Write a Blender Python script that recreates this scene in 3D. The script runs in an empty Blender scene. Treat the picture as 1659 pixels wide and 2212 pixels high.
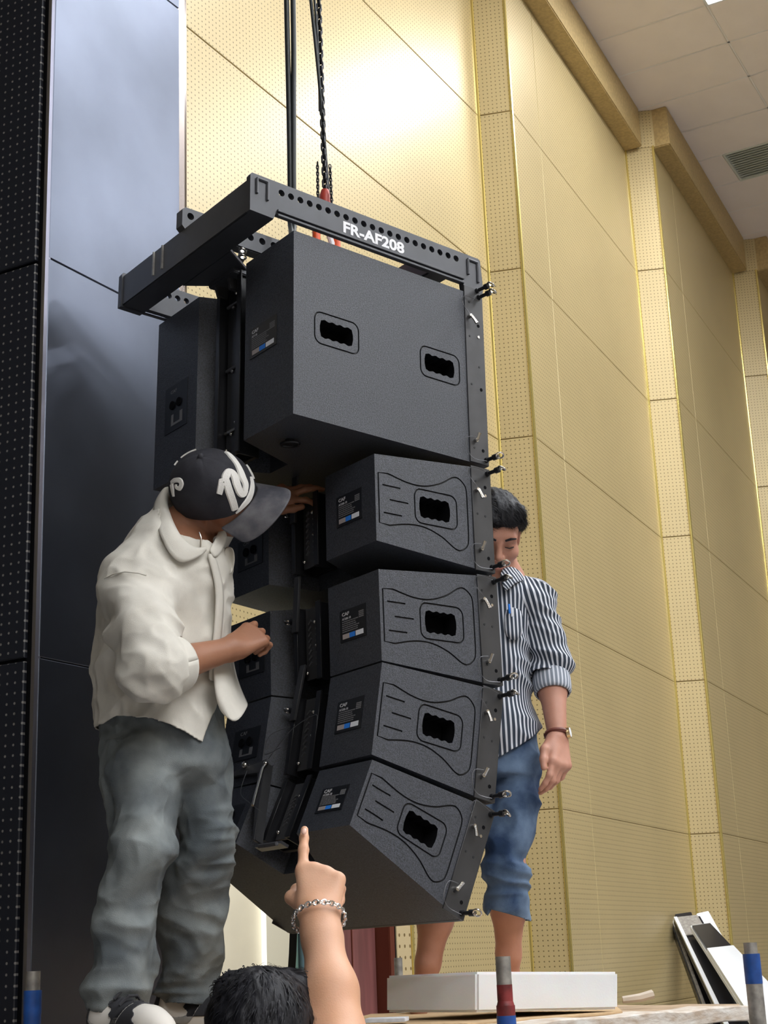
import bpy, bmesh, math, random
import numpy as np
from mathutils import Vector, Matrix, noise as mnoise

# ------------------------------------------------------------------ camera, world, lamps, exposure
# eye frame: camera at the origin, X right, Y ahead, Z up; hall floor at FLOOR, scaffold deck at DECK
FPX, PITCH, ROLL = 3280.0, 0.2848, -0.0401
CX, CY = 829.5, 1106.0
FLOOR, DECK, CEIL = -1.70, -0.17, 7.17
SC = bpy.context.scene
COL = SC.collection
random.seed(4)
RNG = np.random.default_rng(4)

fw = Vector((0, math.cos(PITCH), math.sin(PITCH)))
up0 = Vector((0, -math.sin(PITCH), math.cos(PITCH)))
x0 = Vector((1, 0, 0))
xr = math.cos(ROLL) * x0 + math.sin(ROLL) * up0
ur = -math.sin(ROLL) * x0 + math.cos(ROLL) * up0
cam_data = bpy.data.cameras.new('camera')
cam = bpy.data.objects.new('camera', cam_data)
COL.objects.link(cam)
cam.matrix_world = Matrix(((xr.x, ur.x, -fw.x, 0), (xr.y, ur.y, -fw.y, 0), (xr.z, ur.z, -fw.z, 0), (0, 0, 0, 1)))
cam_data.sensor_fit = 'VERTICAL'
cam_data.sensor_height = 36.0
cam_data.lens = 36.0 * FPX / 2212.0
cam_data.clip_start = 0.05
cam_data.clip_end = 200
SC.camera = cam

SC.view_settings.view_transform = 'Standard'
SC.view_settings.look = 'None'
SC.view_settings.exposure = 0.0
SC.view_settings.gamma = 1.0
SC.view_settings.use_curve_mapping = False
LAMP = 50.0           # radiance of a ceiling lamp's diffuser
world = bpy.data.worlds.new('hall_air')
SC.world = world
world.use_nodes = True
world.node_tree.nodes['Background'].inputs[0].default_value = (0.55, 0.72, 1.0, 1)
world.node_tree.nodes['Background'].inputs[1].default_value = 0.05
DAY = bpy.data.lights.new('daylight', 'AREA')          # daylight in the yard beyond the doorway
DAY.energy = 330
DAY.size = 2.5
DAY.color = (0.95, 0.98, 1.0)
day = bpy.data.objects.new('daylight', DAY)
COL.objects.link(day)
day.location = (-2.6, 9.6, 2.6)
day.rotation_euler = (math.radians(35), math.radians(-25), 0)


# ------------------------------------------------------------------ helpers
def P(x, y, Y):
    """the 3D point at depth Y (metres ahead) that stands at pixel x, y of the 1659 x 2212 frame"""
    d = fw + xr * ((x - CX) / FPX) - ur * ((y - CY) / FPX)
    return d * (Y / d.y)


def tag(o, label=None, cat=None, group=None, kind=None):
    if label: o['label'] = label
    if cat: o['category'] = cat
    if group: o['group'] = group
    if kind: o['kind'] = kind
    return o


def empty(name, M=None, parent=None):
    o = bpy.data.objects.new(name, None)
    o.empty_display_size = 0.1
    COL.objects.link(o)
    if parent: o.parent = parent
    if M is not None:
        o.matrix_world = M if isinstance(M, Matrix) else Matrix.Translation(M)
    return o


def link_mesh(name, me, mat=None, parent=None, smooth=False, angle=None):
    o = bpy.data.objects.new(name, me)
    COL.objects.link(o)
    if mat is not None and len(me.materials) == 0:
        me.materials.append(mat)
    if parent is not None:
        o.parent = parent
    if smooth:
        me.polygons.foreach_set('use_smooth', [True] * len(me.polygons))
        if angle:
            me.set_sharp_from_angle(angle=math.radians(angle))
    return o


def wparent(o, parent):
    """parent o while its mesh stays written in eye-frame coordinates"""
    o.parent = parent
    o.matrix_parent_inverse = parent.matrix_basis.inverted()
    return o


class MB:
    """collects simple shapes and links them as one mesh"""
    def __init__(self):
        self.v = []; self.f = []; self.uv = {}

    def add(self, vs, fs):
        n = len(self.v)
        self.v += [tuple(v) for v in vs]
        self.f += [tuple(i + n for i in f) for f in fs]
        return self

    def box(self, lo, hi, M=None):
        x0, y0, z0 = lo; x1, y1, z1 = hi
        vs = [Vector(c) for c in ((x0, y0, z0), (x1, y0, z0), (x1, y1, z0), (x0, y1, z0), (x0, y0, z1), (x1, y0, z1), (x1, y1, z1), (x0, y1, z1))]
        if M is not None: vs = [M @ v for v in vs]
        return self.add(vs, [(0, 3, 2, 1), (4, 5, 6, 7), (0, 1, 5, 4), (1, 2, 6, 5), (2, 3, 7, 6), (3, 0, 4, 7)])

    def hexa(self, b, t):
        """four bottom corners, four top corners, each anticlockwise from above"""
        return self.add(list(b) + list(t), [(0, 3, 2, 1), (4, 5, 6, 7), (0, 1, 5, 4), (1, 2, 6, 5), (2, 3, 7, 6), (3, 0, 4, 7)])

    def prism(self, poly, axis_vec, M=None):
        """closed polygon (3D points) swept along axis_vec"""
        n = len(poly); a = Vector(axis_vec)
        vs = [Vector(p) for p in poly] + [Vector(p) + a for p in poly]
        if M is not None: vs = [M @ v for v in vs]
        return self.add(vs, [tuple(range(n))[::-1], tuple(range(n, 2 * n))] + [(i, (i + 1) % n, n + (i + 1) % n, n + i) for i in range(n)])

    def cyl(self, a, b, r, r2=None, n=12, caps=True):
        a = Vector(a); b = Vector(b); r2 = r if r2 is None else r2
        d = (b - a).normalized()
        u = d.orthogonal().normalized(); w = d.cross(u)
        vs = []
        for c, rr in ((a, r), (b, r2)):
            for i in range(n):
                t = 2 * math.pi * i / n
                vs.append(c + u * (rr * math.cos(t)) + w * (rr * math.sin(t)))
        fs = [(i, (i + 1) % n, n + (i + 1) % n, n + i) for i in range(n)]
        if caps: fs += [tuple(range(n))[::-1], tuple(range(n, 2 * n))]
        return self.add(vs, fs)

    def tube(self, pts, r, n=8, closed=False, caps=True):
        pts = [Vector(p) for p in pts]; N = len(pts)
        rs = r if hasattr(r, '__len__') else [r] * N
        vs = []; u = None
        for i in range(N):
            if closed: d = pts[(i + 1) % N] - pts[i - 1]
            else: d = pts[min(i + 1, N - 1)] - pts[max(i - 1, 0)]
            d.normalize()
            if u is None: u = d.orthogonal().normalized()
            u = (u - d * u.dot(d)).normalized(); w = d.cross(u)
            for k in range(n):
                t = 2 * math.pi * k / n
                vs.append(pts[i] + u * (rs[i] * math.cos(t)) + w * (rs[i] * math.sin(t)))
        fs = []
        for i in range(N if closed else N - 1):
            j = (i + 1) % N
            fs += [(i * n + k, i * n + (k + 1) % n, j * n + (k + 1) % n, j * n + k) for k in range(n)]
        if not closed and caps: fs += [tuple(range(n))[::-1], tuple((N - 1) * n + k for k in range(n))]
        return self.add(vs, fs)

    def torus(self, c, axis, R, r, n=16, m=6, sx=1.0, updir=None):
        axis = Vector(axis).normalized()
        u = Vector(updir).normalized() if updir is not None else axis.orthogonal().normalized()
        w = axis.cross(u)
        return self.tube([Vector(c) + u * (R * sx * math.cos(2 * math.pi * i / n)) + w * (R * math.sin(2 * math.pi * i / n)) for i in range(n)], r, m, closed=True)

    def ball(self, c, r, n=10, m=6, s=(1, 1, 1)):
        c = Vector(c); vs = [c + Vector((0, 0, r * s[2]))]
        for i in range(1, m):
            a = math.pi * i / m
            for k in range(n):
                t = 2 * math.pi * k / n
                vs.append(c + Vector((r * s[0] * math.sin(a) * math.cos(t), r * s[1] * math.sin(a) * math.sin(t), r * s[2] * math.cos(a))))
        vs.append(c - Vector((0, 0, r * s[2])))
        fs = [(0, 1 + k, 1 + (k + 1) % n) for k in range(n)]
        for i in range(m - 2):
            fs += [(1 + i * n + k, 1 + (i + 1) * n + k, 1 + (i + 1) * n + (k + 1) % n, 1 + i * n + (k + 1) % n) for k in range(n)]
        L = len(vs) - 1; o = 1 + (m - 2) * n
        fs += [(o + k, L, o + (k + 1) % n) for k in range(n)]
        return self.add(vs, fs)

    def mesh(self, name='mesh'):
        me = bpy.data.meshes.new(name)
        me.from_pydata(self.v, [], self.f)
        bm = bmesh.new(); bm.from_mesh(me)
        bmesh.ops.recalc_face_normals(bm, faces=bm.faces)
        bm.to_mesh(me); bm.free()
        return me

    def build(self, name, mat, parent=None, smooth=False, angle=40, bevel=0, seg=2):
        me = self.mesh(name)
        if bevel:
            bm = bmesh.new(); bm.from_mesh(me)
            bmesh.ops.remove_doubles(bm, verts=bm.verts, dist=1e-5)
            es = [e for e in bm.edges if len(e.link_faces) == 2 and e.calc_face_angle(0) > 0.5]
            bmesh.ops.bevel(bm, geom=es, offset=bevel, segments=seg, affect='EDGES', clamp_overlap=True)
            bm.to_mesh(me); bm.free()
        return link_mesh(name, me, mat, parent, smooth or bevel > 0, angle)


def bake(o):
    """apply an object's modifiers into a plain mesh"""
    dg = bpy.context.evaluated_depsgraph_get()
    me = bpy.data.meshes.new_from_object(o.evaluated_get(dg))
    old = o.data
    o.modifiers.clear(); o.data = me
    bpy.data.meshes.remove(old)
    return o


def text_mesh(body, size, depth=0.0006, sx=1.0, align='LEFT', off=0.0):
    cu = bpy.data.curves.new('txt', 'FONT')
    cu.body = body; cu.size = size; cu.extrude = depth; cu.align_x = align; cu.align_y = 'CENTER'; cu.offset = off
    cu.resolution_u = 4
    o = bpy.data.objects.new('txt', cu); COL.objects.link(o)
    dg = bpy.context.evaluated_depsgraph_get()
    me = bpy.data.meshes.new_from_object(o.evaluated_get(dg))
    bpy.data.objects.remove(o); bpy.data.curves.remove(cu)
    me.transform(Matrix.Diagonal((sx, 1, 1, 1)))
    return me


# ------------------------------------------------------------------ materials
def nodes(m):
    m.use_nodes = True
    return m.node_tree.nodes, m.node_tree.links, m.node_tree.nodes['Principled BSDF']


def mat(name, col, rough=0.5, metal=0.0, var=0.0, vscale=8.0, bump=0.0, bscale=60.0, vcol=None, spec=0.5, stretch=None, sss=0.0, detail=4.0, coat=0.0):
    m = bpy.data.materials.new(name)
    N, L, B = nodes(m)
    B.inputs['Base Color'].default_value = (*col, 1)
    B.inputs['Roughness'].default_value = rough
    B.inputs['Metallic'].default_value = metal
    B.inputs['Specular IOR Level'].default_value = spec
    if coat: B.inputs['Coat Weight'].default_value = coat
    if sss:
        B.inputs['Subsurface Weight'].default_value = sss
        B.inputs['Subsurface Radius'].default_value = (0.012, 0.005, 0.003)
        B.inputs['Subsurface Scale'].default_value = 0.6
    tc = N.new('ShaderNodeTexCoord')
    src = tc.outputs['Object']
    if stretch:
        mp = N.new('ShaderNodeMapping'); mp.inputs['Scale'].default_value = stretch
        L.new(src, mp.inputs[0]); src = mp.outputs[0]
    if var or vcol:
        nz = N.new('ShaderNodeTexNoise'); nz.inputs['Scale'].default_value = vscale; nz.inputs['Detail'].default_value = detail
        L.new(src, nz.inputs['Vector'])
        rp = N.new('ShaderNodeValToRGB')
        rp.color_ramp.elements[0].position = 0.35; rp.color_ramp.elements[1].position = 0.68
        c2 = vcol if vcol else tuple(min(1, c * (1 + var)) for c in col)
        c1 = col if vcol else tuple(c * (1 - var) for c in col)
        rp.color_ramp.elements[0].color = (*c1, 1); rp.color_ramp.elements[1].color = (*c2, 1)
        L.new(nz.outputs['Fac'], rp.inputs[0]); L.new(rp.outputs[0], B.inputs['Base Color'])
    if bump:
        nb = N.new('ShaderNodeTexNoise'); nb.inputs['Scale'].default_value = bscale; nb.inputs['Detail'].default_value = 3
        L.new(src, nb.inputs['Vector'])
        bp = N.new('ShaderNodeBump'); bp.inputs['Strength'].default_value = bump; bp.inputs['Distance'].default_value = 0.003
        L.new(nb.outputs['Fac'], bp.inputs['Height']); L.new(bp.outputs[0], B.inputs['Normal'])
    return m


def emit(name, col, s):
    m = bpy.data.materials.new(name)
    N, L, B = nodes(m)
    B.inputs['Base Color'].default_value = (0.8, 0.8, 0.8, 1)
    B.inputs['Emission Color'].default_value = (*col, 1)
    B.inputs['Emission Strength'].default_value = s
    return m


def perforated(name, col, hole, rough, metal, pitch=0.03, rad=0.14, spec=0.5, var=0.05, coat=0.0):
    """sheet metal with a grid of small punched holes, laid out in the panel's own metres (UV)"""
    m = bpy.data.materials.new(name)
    N, L, B = nodes(m)
    B.inputs['Roughness'].default_value = rough; B.inputs['Metallic'].default_value = metal
    B.inputs['Specular IOR Level'].default_value = spec
    if coat:
        B.inputs['Coat Weight'].default_value = coat; B.inputs['Coat Roughness'].default_value = 0.30
    uv = N.new('ShaderNodeTexCoord')
    sc = N.new('ShaderNodeVectorMath'); sc.operation = 'SCALE'; sc.inputs[3].default_value = 1.0 / pitch
    L.new(uv.outputs['UV'], sc.inputs[0])
    fr = N.new('ShaderNodeVectorMath'); fr.operation = 'FRACTION'; L.new(sc.outputs[0], fr.inputs[0])
    sb = N.new('ShaderNodeVectorMath'); sb.operation = 'SUBTRACT'; sb.inputs[1].default_value = (0.5, 0.5, 0); L.new(fr.outputs[0], sb.inputs[0])
    ln = N.new('ShaderNodeVectorMath'); ln.operation = 'LENGTH'; L.new(sb.outputs[0], ln.inputs[0])
    mr = N.new('ShaderNodeMapRange'); mr.inputs[1].default_value = rad; mr.inputs[2].default_value = rad + 0.05
    L.new(ln.outputs['Value'], mr.inputs[0])
    nz = N.new('ShaderNodeTexNoise'); nz.inputs['Scale'].default_value = 1.3; nz.inputs['Detail'].default_value = 5
    L.new(uv.outputs['Object'], nz.inputs['Vector'])
    rp = N.new('ShaderNodeValToRGB')
    rp.color_ramp.elements[0].position = 0.3; rp.color_ramp.elements[1].position = 0.7
    rp.color_ramp.elements[0].color = (*[c * (1 - var) for c in col], 1); rp.color_ramp.elements[1].color = (*[min(1, c * (1 + var)) for c in col], 1)
    L.new(nz.outputs['Fac'], rp.inputs[0])
    mx = N.new('ShaderNodeMix'); mx.data_type = 'RGBA'
    L.new(mr.outputs[0], mx.inputs[0]); mx.inputs[6].default_value = (*hole, 1); L.new(rp.outputs[0], mx.inputs[7])
    L.new(mx.outputs[2], B.inputs['Base Color'])
    bp = N.new('ShaderNodeBump'); bp.inputs['Strength'].default_value = 0.6; bp.inputs['Distance'].default_value = 0.002
    L.new(mr.outputs[0], bp.inputs['Height']); L.new(bp.outputs[0], B.inputs['Normal'])
    return m


M_gold = perforated('gold_perforated', (0.545, 0.43, 0.215), (0.18, 0.13, 0.05), 0.45, 0.2, rad=.12, coat=0.32)
M_goldb = mat('gold_backing', (0.42, 0.32, 0.14), 0.5, 0.3)
M_goldt = mat('gold_trim', (0.85, 0.70, 0.25), 0.25, 0.8)
M_corn = mat('gold_cornice', (0.50, 0.37, 0.17), 0.5, 0.3, var=0.12, vscale=40)
M_dark = mat('black_sheet', (0.125, 0.14, 0.18), 0.36, 0.92, var=0.12, vscale=2.5)
N_, L_, B_n = nodes(M_dark)                 # dusty scuffs on the black sheets
tc_ = N_.new('ShaderNodeTexCoord'); nz_ = N_.new('ShaderNodeTexNoise'); nz_.inputs['Scale'].default_value = 2.2; nz_.inputs['Detail'].default_value = 8; nz_.inputs['Distortion'].default_value = 1.2
L_.new(tc_.outputs['Object'], nz_.inputs['Vector'])
rm_ = N_.new('ShaderNodeMapRange'); rm_.inputs[1].default_value = .60; rm_.inputs[2].default_value = .80; rm_.inputs[3].default_value = .92; rm_.inputs[4].default_value = .70
L_.new(nz_.outputs['Fac'], rm_.inputs[0]); L_.new(rm_.outputs[0], B_n.inputs['Metallic'])
M_darkp = perforated('black_perforated', (0.014, 0.016, 0.024), (0.22, 0.21, 0.20), 0.5, 0.1, rad=0.10, pitch=0.0285)  # pale hole colour paints in the glint on the hole rims
M_steel_trim = mat('grey_trim', (0.22, 0.22, 0.27), 0.35, 0.85)
M_ceil = mat('ceiling_tile', (0.90, 0.81, 0.75), 0.6, 0.0, var=0.02, vscale=3)
M_ceilbar = mat('ceiling_bar', (0.92, 0.88, 0.85), 0.5)
M_lamp = emit('lamp_diffuser', (0.93, 0.96, 1.0), LAMP)
M_white = mat('white_paint', (0.80, 0.81, 0.83), 0.35)
M_vent = mat('vent_grey', (0.62, 0.64, 0.58), 0.5)
M_floor = mat('floor_grey', (0.25, 0.25, 0.26), 0.5, var=0.2, vscale=4)
M_tan = mat('hall_wall', (0.30, 0.25, 0.18), 0.7)
M_stage = mat('stage_black', (0.015, 0.016, 0.02), 0.7)
M_cream = mat('cream_wall', (0.88, 0.82, 0.68), 0.8, var=0.04, vscale=3)
M_blue = mat('pale_blue_strip', (0.45, 0.80, 0.92), 0.6)
M_bluegrey = mat('blue_grey_post', (0.22, 0.32, 0.40), 0.5)
M_maho = mat('mahogany', (0.20, 0.075, 0.07), 0.35, var=0.25, vscale=3, stretch=(6, 6, 0.6))
M_mahod = mat('dark_mahogany', (0.11, 0.022, 0.010), 0.4)
M_hinge = mat('hinge_brass', (0.75, 0.55, 0.50), 0.35, 0.6)
M_cab = mat('polyurea_black', (0.040, 0.044, 0.056), 0.48, 0.0, var=0.5, vscale=260, bump=0.5, bscale=420, spec=0.55)
M_cabin = mat('groove_black', (0.012, 0.013, 0.016), 0.6)
M_hole = mat('hole_black', (0.004, 0.004, 0.005), 0.9, spec=0.1)
M_plate = mat('steel_black', (0.055, 0.055, 0.058), 0.42, 0.35, var=0.15, vscale=14)
M_rail = mat('rail_black', (0.012, 0.012, 0.014), 0.35, 0.2)
M_grille = mat('grille_black', (0.02, 0.02, 0.02), 0.5)
M_chrome = mat('pin_steel', (0.62, 0.60, 0.57), 0.22, 1.0)
M_wire = mat('wire_grey', (0.16, 0.16, 0.17), 0.35, 0.7)
M_label = mat('label_black', (0.006, 0.007, 0.010), 0.35)
M_print = mat('label_print', (0.50, 0.50, 0.52), 0.6)
M_print2 = mat('label_print_grey', (0.17, 0.17, 0.18), 0.6)
M_stkw = mat('sticker_white', (0.85, 0.87, 0.92), 0.5)
M_stkb = mat('sticker_blue', (0.02, 0.22, 0.80), 0.5)
M_stkg = mat('sticker_grey', (0.42, 0.37, 0.36), 0.5)
M_letter = mat('letter_white', (0.80, 0.80, 0.82), 0.5)
M_chain = mat('chain_black', (0.02, 0.02, 0.022), 0.35, 0.6)
M_rope = mat('cable_black', (0.012, 0.016, 0.016), 0.5)
M_orange = mat('orange_paint', (0.78, 0.10, 0.02), 0.4)
M_foam = mat('foam_white', (0.78, 0.79, 0.80), 0.8, var=0.02, vscale=9, bump=0.1, bscale=200, sss=0.3)
M_card = mat('cardboard', (0.52, 0.36, 0.20), 0.8, var=0.12, vscale=9)
M_plank = mat('plaster_plank', (0.46, 0.36, 0.27), 0.85, vcol=(0.74, 0.71, 0.66), vscale=16, detail=8, bump=0.8, bscale=30, stretch=(1, 1, 3))
M_wood = mat('deck_wood', (0.40, 0.29, 0.19), 0.8, var=0.25, vscale=6, bump=0.4)
M_galv = mat('galvanised', (0.36, 0.34, 0.31), 0.5, 0.6, var=0.25, vscale=40)
M_bluep = mat('blue_paint', (0.015, 0.075, 0.30), 0.45, var=0.25, vscale=30)
M_redp = mat('red_paint', (0.20, 0.025, 0.025), 0.5, var=0.5, vscale=25)
M_bblk = mat('gloss_black', (0.015, 0.015, 0.02), 0.2)
M_bwht = mat('gloss_white', (0.83, 0.86, 0.90), 0.3)
M_paper = mat('paper', (0.68, 0.70, 0.74), 0.7, var=0.1, vscale=60)

# ------------------------------------------------------------------ the hall
U = Vector((0.475, 0.880, 0)).normalized()       # along the gold wall
V = Vector((0.880, -0.475, 0)).normalized()      # out from it, into the hall


def strip_panel(p0, p1, z0, z1, mat_, parent, name='panel', th=0.02, gap=0.004, inset=0.0, u0=0.0):
    """a sheet on the vertical plane p0 to p1 seen from its right-hand side, with UVs in metres"""
    p0 = Vector((p0[0], p0[1], 0)); p1 = Vector((p1[0], p1[1], 0))
    t = (p1 - p0); Ln = t.length; t /= Ln
    n = Vector((t.y, -t.x, 0))
    a0, a1 = gap, Ln - gap
    b0, b1 = z0 + gap, z1 - gap
    c = 0.003
    def q(a, z, d): return p0 + t * a + Vector((0, 0, z)) + n * d
    vs = [q(a0, b0, inset - th), q(a1, b0, inset - th), q(a1, b1, inset - th), q(a0, b1, inset - th),
          q(a0, b0, inset - c), q(a1, b0, inset - c), q(a1, b1, inset - c), q(a0, b1, inset - c),
          q(a0 + c, b0 + c, inset), q(a1 - c, b0 + c, inset), q(a1 - c, b1 - c, inset), q(a0 + c, b1 - c, inset)]
    fs = [(8, 9, 10, 11)] + [(4 + i, 4 + (i + 1) % 4, 8 + (i + 1) % 4, 8 + i) for i in range(4)] + [(i, (i + 1) % 4, 4 + (i + 1) % 4, 4 + i) for i in range(4)]
    me = bpy.data.meshes.new(name)
    me.from_pydata([tuple(v) for v in vs], [], fs)
    uvl = me.uv_layers.new(name='UVMap')
    for li, lp in enumerate(me.loops):
        d = vs[lp.vertex_index] - p0
        uvl.data[li].uv = (d.dot(t) + u0, d.z + 20)
    return link_mesh(name, me, mat_, parent)


floor = MB().box((-14, -10, FLOOR - 0.1), (22, 34, FLOOR)).build('floor', M_floor)
tag(floor, 'grey hall floor under the scaffold', kind='structure')

# gold wall: bays between raised perforated strips, a saw-tooth in plan
P1L, P1R, P2L, P2R = (.771, 9.435), (.998, 9.384), (2.272, 12.088), (2.512, 12.053)
b1 = Vector((.481, .877)); b2 = Vector((.426, .904))
B1S = (-.892, 6.451)
B0S = (B1S[0] - b1.x * 2.4, B1S[1] - b1.y * 2.4)
P3L = (3.786, 14.757); P3R = (4.026, 14.722)
P4L = (P3R[0] + 1.274, P3R[1] + 2.704)
wall_right = empty('wall_right', Vector((0, 9, FLOOR)))
tag(wall_right, 'tall gold wall of perforated metal panels with raised strips', kind='structure')
LEV = [FLOOR, -.376, .824, 2.024, 3.224, 4.424, 5.624, 6.81]


def bay(p0, p1, cuts, levels, u0=0.0, top=CEIL):
    Ln = math.dist(p0, p1); d = ((p1[0] - p0[0]) / Ln, (p1[1] - p0[1]) / Ln)
    xs = [0] + cuts + [Ln]
    for z0, z1 in zip(levels[:-1], levels[1:]):
        for s0, s1 in zip(xs[:-1], xs[1:]):
            o = strip_panel((p0[0] + d[0] * s0, p0[1] + d[1] * s0), (p0[0] + d[0] * s1, p0[1] + d[1] * s1), z0, z1, M_gold, None, gap=0.0016 if len(cuts) else 0.003, u0=s0 + u0)
            wparent(o, wall_right)
    # backing behind the joints
    n = Vector((d[1], -d[0], 0)); q0 = Vector((*p0, 0)); q1 = Vector((*p1, 0))
    a = [q0 - n * .016, q1 - n * .016, q1 - n * .06, q0 - n * .06]
    o = MB().hexa([v + Vector((0, 0, levels[0])) for v in a], [v + Vector((0, 0, top)) for v in a]).build('backing', M_goldb)
    wparent(o, wall_right)


def edge_strip(p, z0, z1, n, w=0.012):
    q = Vector((*p, 0)); n = Vector((*n, 0))
    o = MB().cyl(q + n * 0.004 + Vector((0, 0, z0)), q + n * 0.004 + Vector((0, 0, z1)), w, n=6).build('edge_strip', M_goldt)
    wparent(o, wall_right)


DOOR_A, DOOR_B = 0.0, 1.76            # doorway in the near bay, metres from B1S
LEV1 = [.824, 2.024, 3.224, 4.424, 5.624, 6.81]
bay(B0S, B1S, [], LEV, u0=0)
bay(B1S, P1L, [], LEV1)
pd = (B1S[0] + b1.x * DOOR_B, B1S[1] + b1.y * DOOR_B)
bay(pd, P1L, [], [FLOOR, -.376, .824], u0=DOOR_B)
bay(P1L, P1R, [], LEV, top=CEIL)
bay(P1R, P2L, [0.6], LEV)
bay(P2L, P2R, [], LEV)
bay(P2R, P3L, [0.6], LEV)
bay(P3L, P3R, [], LEV)
bay(P3R, P4L, [], LEV)
for p in (P1L, P2L, P3L): edge_strip(p, FLOOR, 6.81, (.3, -.9))
for p in (P1R, P2R, P3R): edge_strip(p, FLOOR, 6.81, (.7, -.7))


def cornice(p0, p1, ext):
    """a boxed soffit along the top of a bay, with a return over the raised strip"""
    q0 = Vector((*p0, 0)); q1 = Vector((*p1, 0)); t = (q1 - q0).normalized(); n = Vector((t.y, -t.x, 0))
    a = [q0 - n * .01, q0 + n * .155, q1 + n * .155 + t * ext, q1 - n * .01 + t * ext]
    o = MB().hexa([v + Vector((0, 0, 6.79)) for v in a], [v + Vector((0, 0, CEIL)) for v in a]).build('trim', M_corn, bevel=0.008)
    wparent(o, wall_right)


cornice(P1R, P2L, 0); cornice(P2R, P3L, 0); cornice(P3R, P4L, 0); cornice(B1S, P1L, 0)
for a, b in ((P1L, P1R), (P2L, P2R), (P3L, P3R)):
    s = Vector((.16, -.03))
    o = strip_panel((a[0] + .10, a[1] - .025), (b[0] + .15, b[1] - .025), 6.80, CEIL, M_gold, None, th=.2, gap=.002)
    wparent(o, wall_right)

# dark pier on the left: smooth sheets on its hall side, perforated sheets on its stage side
PC = (-.965, 4.095)
PS = (PC[0] + .51 * .63, PC[1] + .86 * .63)
pt = Vector((-.86, .47)).normalized()
PP = (PC[0] + pt.x * 1.6, PC[1] + pt.y * 1.6)
wall_left = MB().hexa([Vector((*q, FLOOR)) for q in (PP, (PC[0] - .02, PC[1] + .03), (PS[0] - .03, PS[1] + .0), (PS[0] - 1.9, PS[1] + .8))],
                      [Vector((*q, CEIL)) for q in (PP, (PC[0] - .02, PC[1] + .03), (PS[0] - .03, PS[1] + .0), (PS[0] - 1.9, PS[1] + .8))]).build('wall_left', M_rail)
tag(wall_left, 'black metal clad pier beside the gold wall', kind='structure')
for z0, z1 in zip(LEV[:-1], LEV[1:]):
    wparent(strip_panel(PC, PS, z0, z1, M_dark, None, gap=.0008, th=.012, inset=.004), wall_left)
    o = strip_panel(PP, (PC[0] - .035, PC[1] + .02), z0, z1, M_darkp, None, gap=.005, th=.012, inset=.004)
    wparent(o, wall_left)
q = Vector((*PC, 0))
wparent(MB().prism([q + Vector(c) for c in ((-.020, .012, FLOOR), (-.006, -.006, FLOOR), (.007, .004, FLOOR), (-.008, .018, FLOOR))], (0, 0, CEIL - FLOOR)).build('corner_trim', M_steel_trim), wall_left)
q = Vector((*PS, 0))
wparent(MB().prism([q + Vector(c) for c in ((-.012, -.02, FLOOR), (.012, -.01, FLOOR), (.016, .012, FLOOR), (-.01, .015, FLOOR))], (0, 0, CEIL - FLOOR)).build('edge_strip', mat('bronze_trim', (.28, .24, .22), .2, .9)), wall_left)

# ceiling: 1.2 x 0.6 tiles on a light grid, lamps and a grey vent
ceiling = MB().box((-14, -10, CEIL + .03), (22, 34, CEIL + .13)).build('ceiling', M_tan)
tag(ceiling, 'off-white tiled ceiling with recessed lamps', kind='structure')
U0, V0 = 10.54, -2.588
tile = None
lamp_at = {}
for i in range(-34, 12):
    for j in range(0, 9):
        u = U0 + i * .6
        if (i % 5 == 4) and j % 2 == 0 and i < 1 and j >= (0 if i > -8 else 2 if i > -14 else 4): lamp_at[(i, j)] = True
vent_at = (4, -1)


def uvp(u, v, z): return U * u + V * v + Vector((0, 0, z))


def tile_mesh(w, name):
    m = MB(); g = .006
    lo = [uvp(g, g, 0), uvp(.6 - g, g, 0), uvp(.6 - g, w - g, 0), uvp(g, w - g, 0)]
    m.hexa(lo, [v + Vector((0, 0, .012)) for v in lo])
    return m.mesh(name)


TM = tile_mesh(1.2, 'tile'); TM.materials.append(M_ceil)
TMS = tile_mesh(.6, 'tile'); TMS.materials.append(M_ceil)
for i in range(-4, 11):
    for j in range(-2, 4):
        if (i, j) in lamp_at: continue
        if (i, j) == vent_at:
            o = link_mesh('tile', TMS, None, None); o.location = uvp(U0 + i * .6, V0 + j * 1.2 + 0.0, CEIL)
        else:
            o = link_mesh('tile', TM, None, None); o.location = uvp(U0 + i * .6, V0 + j * 1.2, CEIL)
        wparent(o, ceiling)
bars = MB()
for i in range(-4, 12): 
    a = uvp(U0 + i * .6, V0 - 2.4, CEIL); b = uvp(U0 + i * .6, V0 + 4.8, CEIL); s = U * .009
    bars.hexa([a - s, a + s, b + s, b - s], [v + Vector((0, 0, .006)) for v in (a - s, a + s, b + s, b - s)])
for j in range(-2, 5):
    a = uvp(U0 - 2.4, V0 + j * 1.2, CEIL); b = uvp(U0 + 6.6, V0 + j * 1.2, CEIL); s = V * .009
    bars.hexa([a - s, a + s, b + s, b - s], [v + Vector((0, 0, .006)) for v in (a - s, a + s, b + s, b - s)])
wparent(bars.build('grid_bars', M_ceilbar), ceiling)
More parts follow.
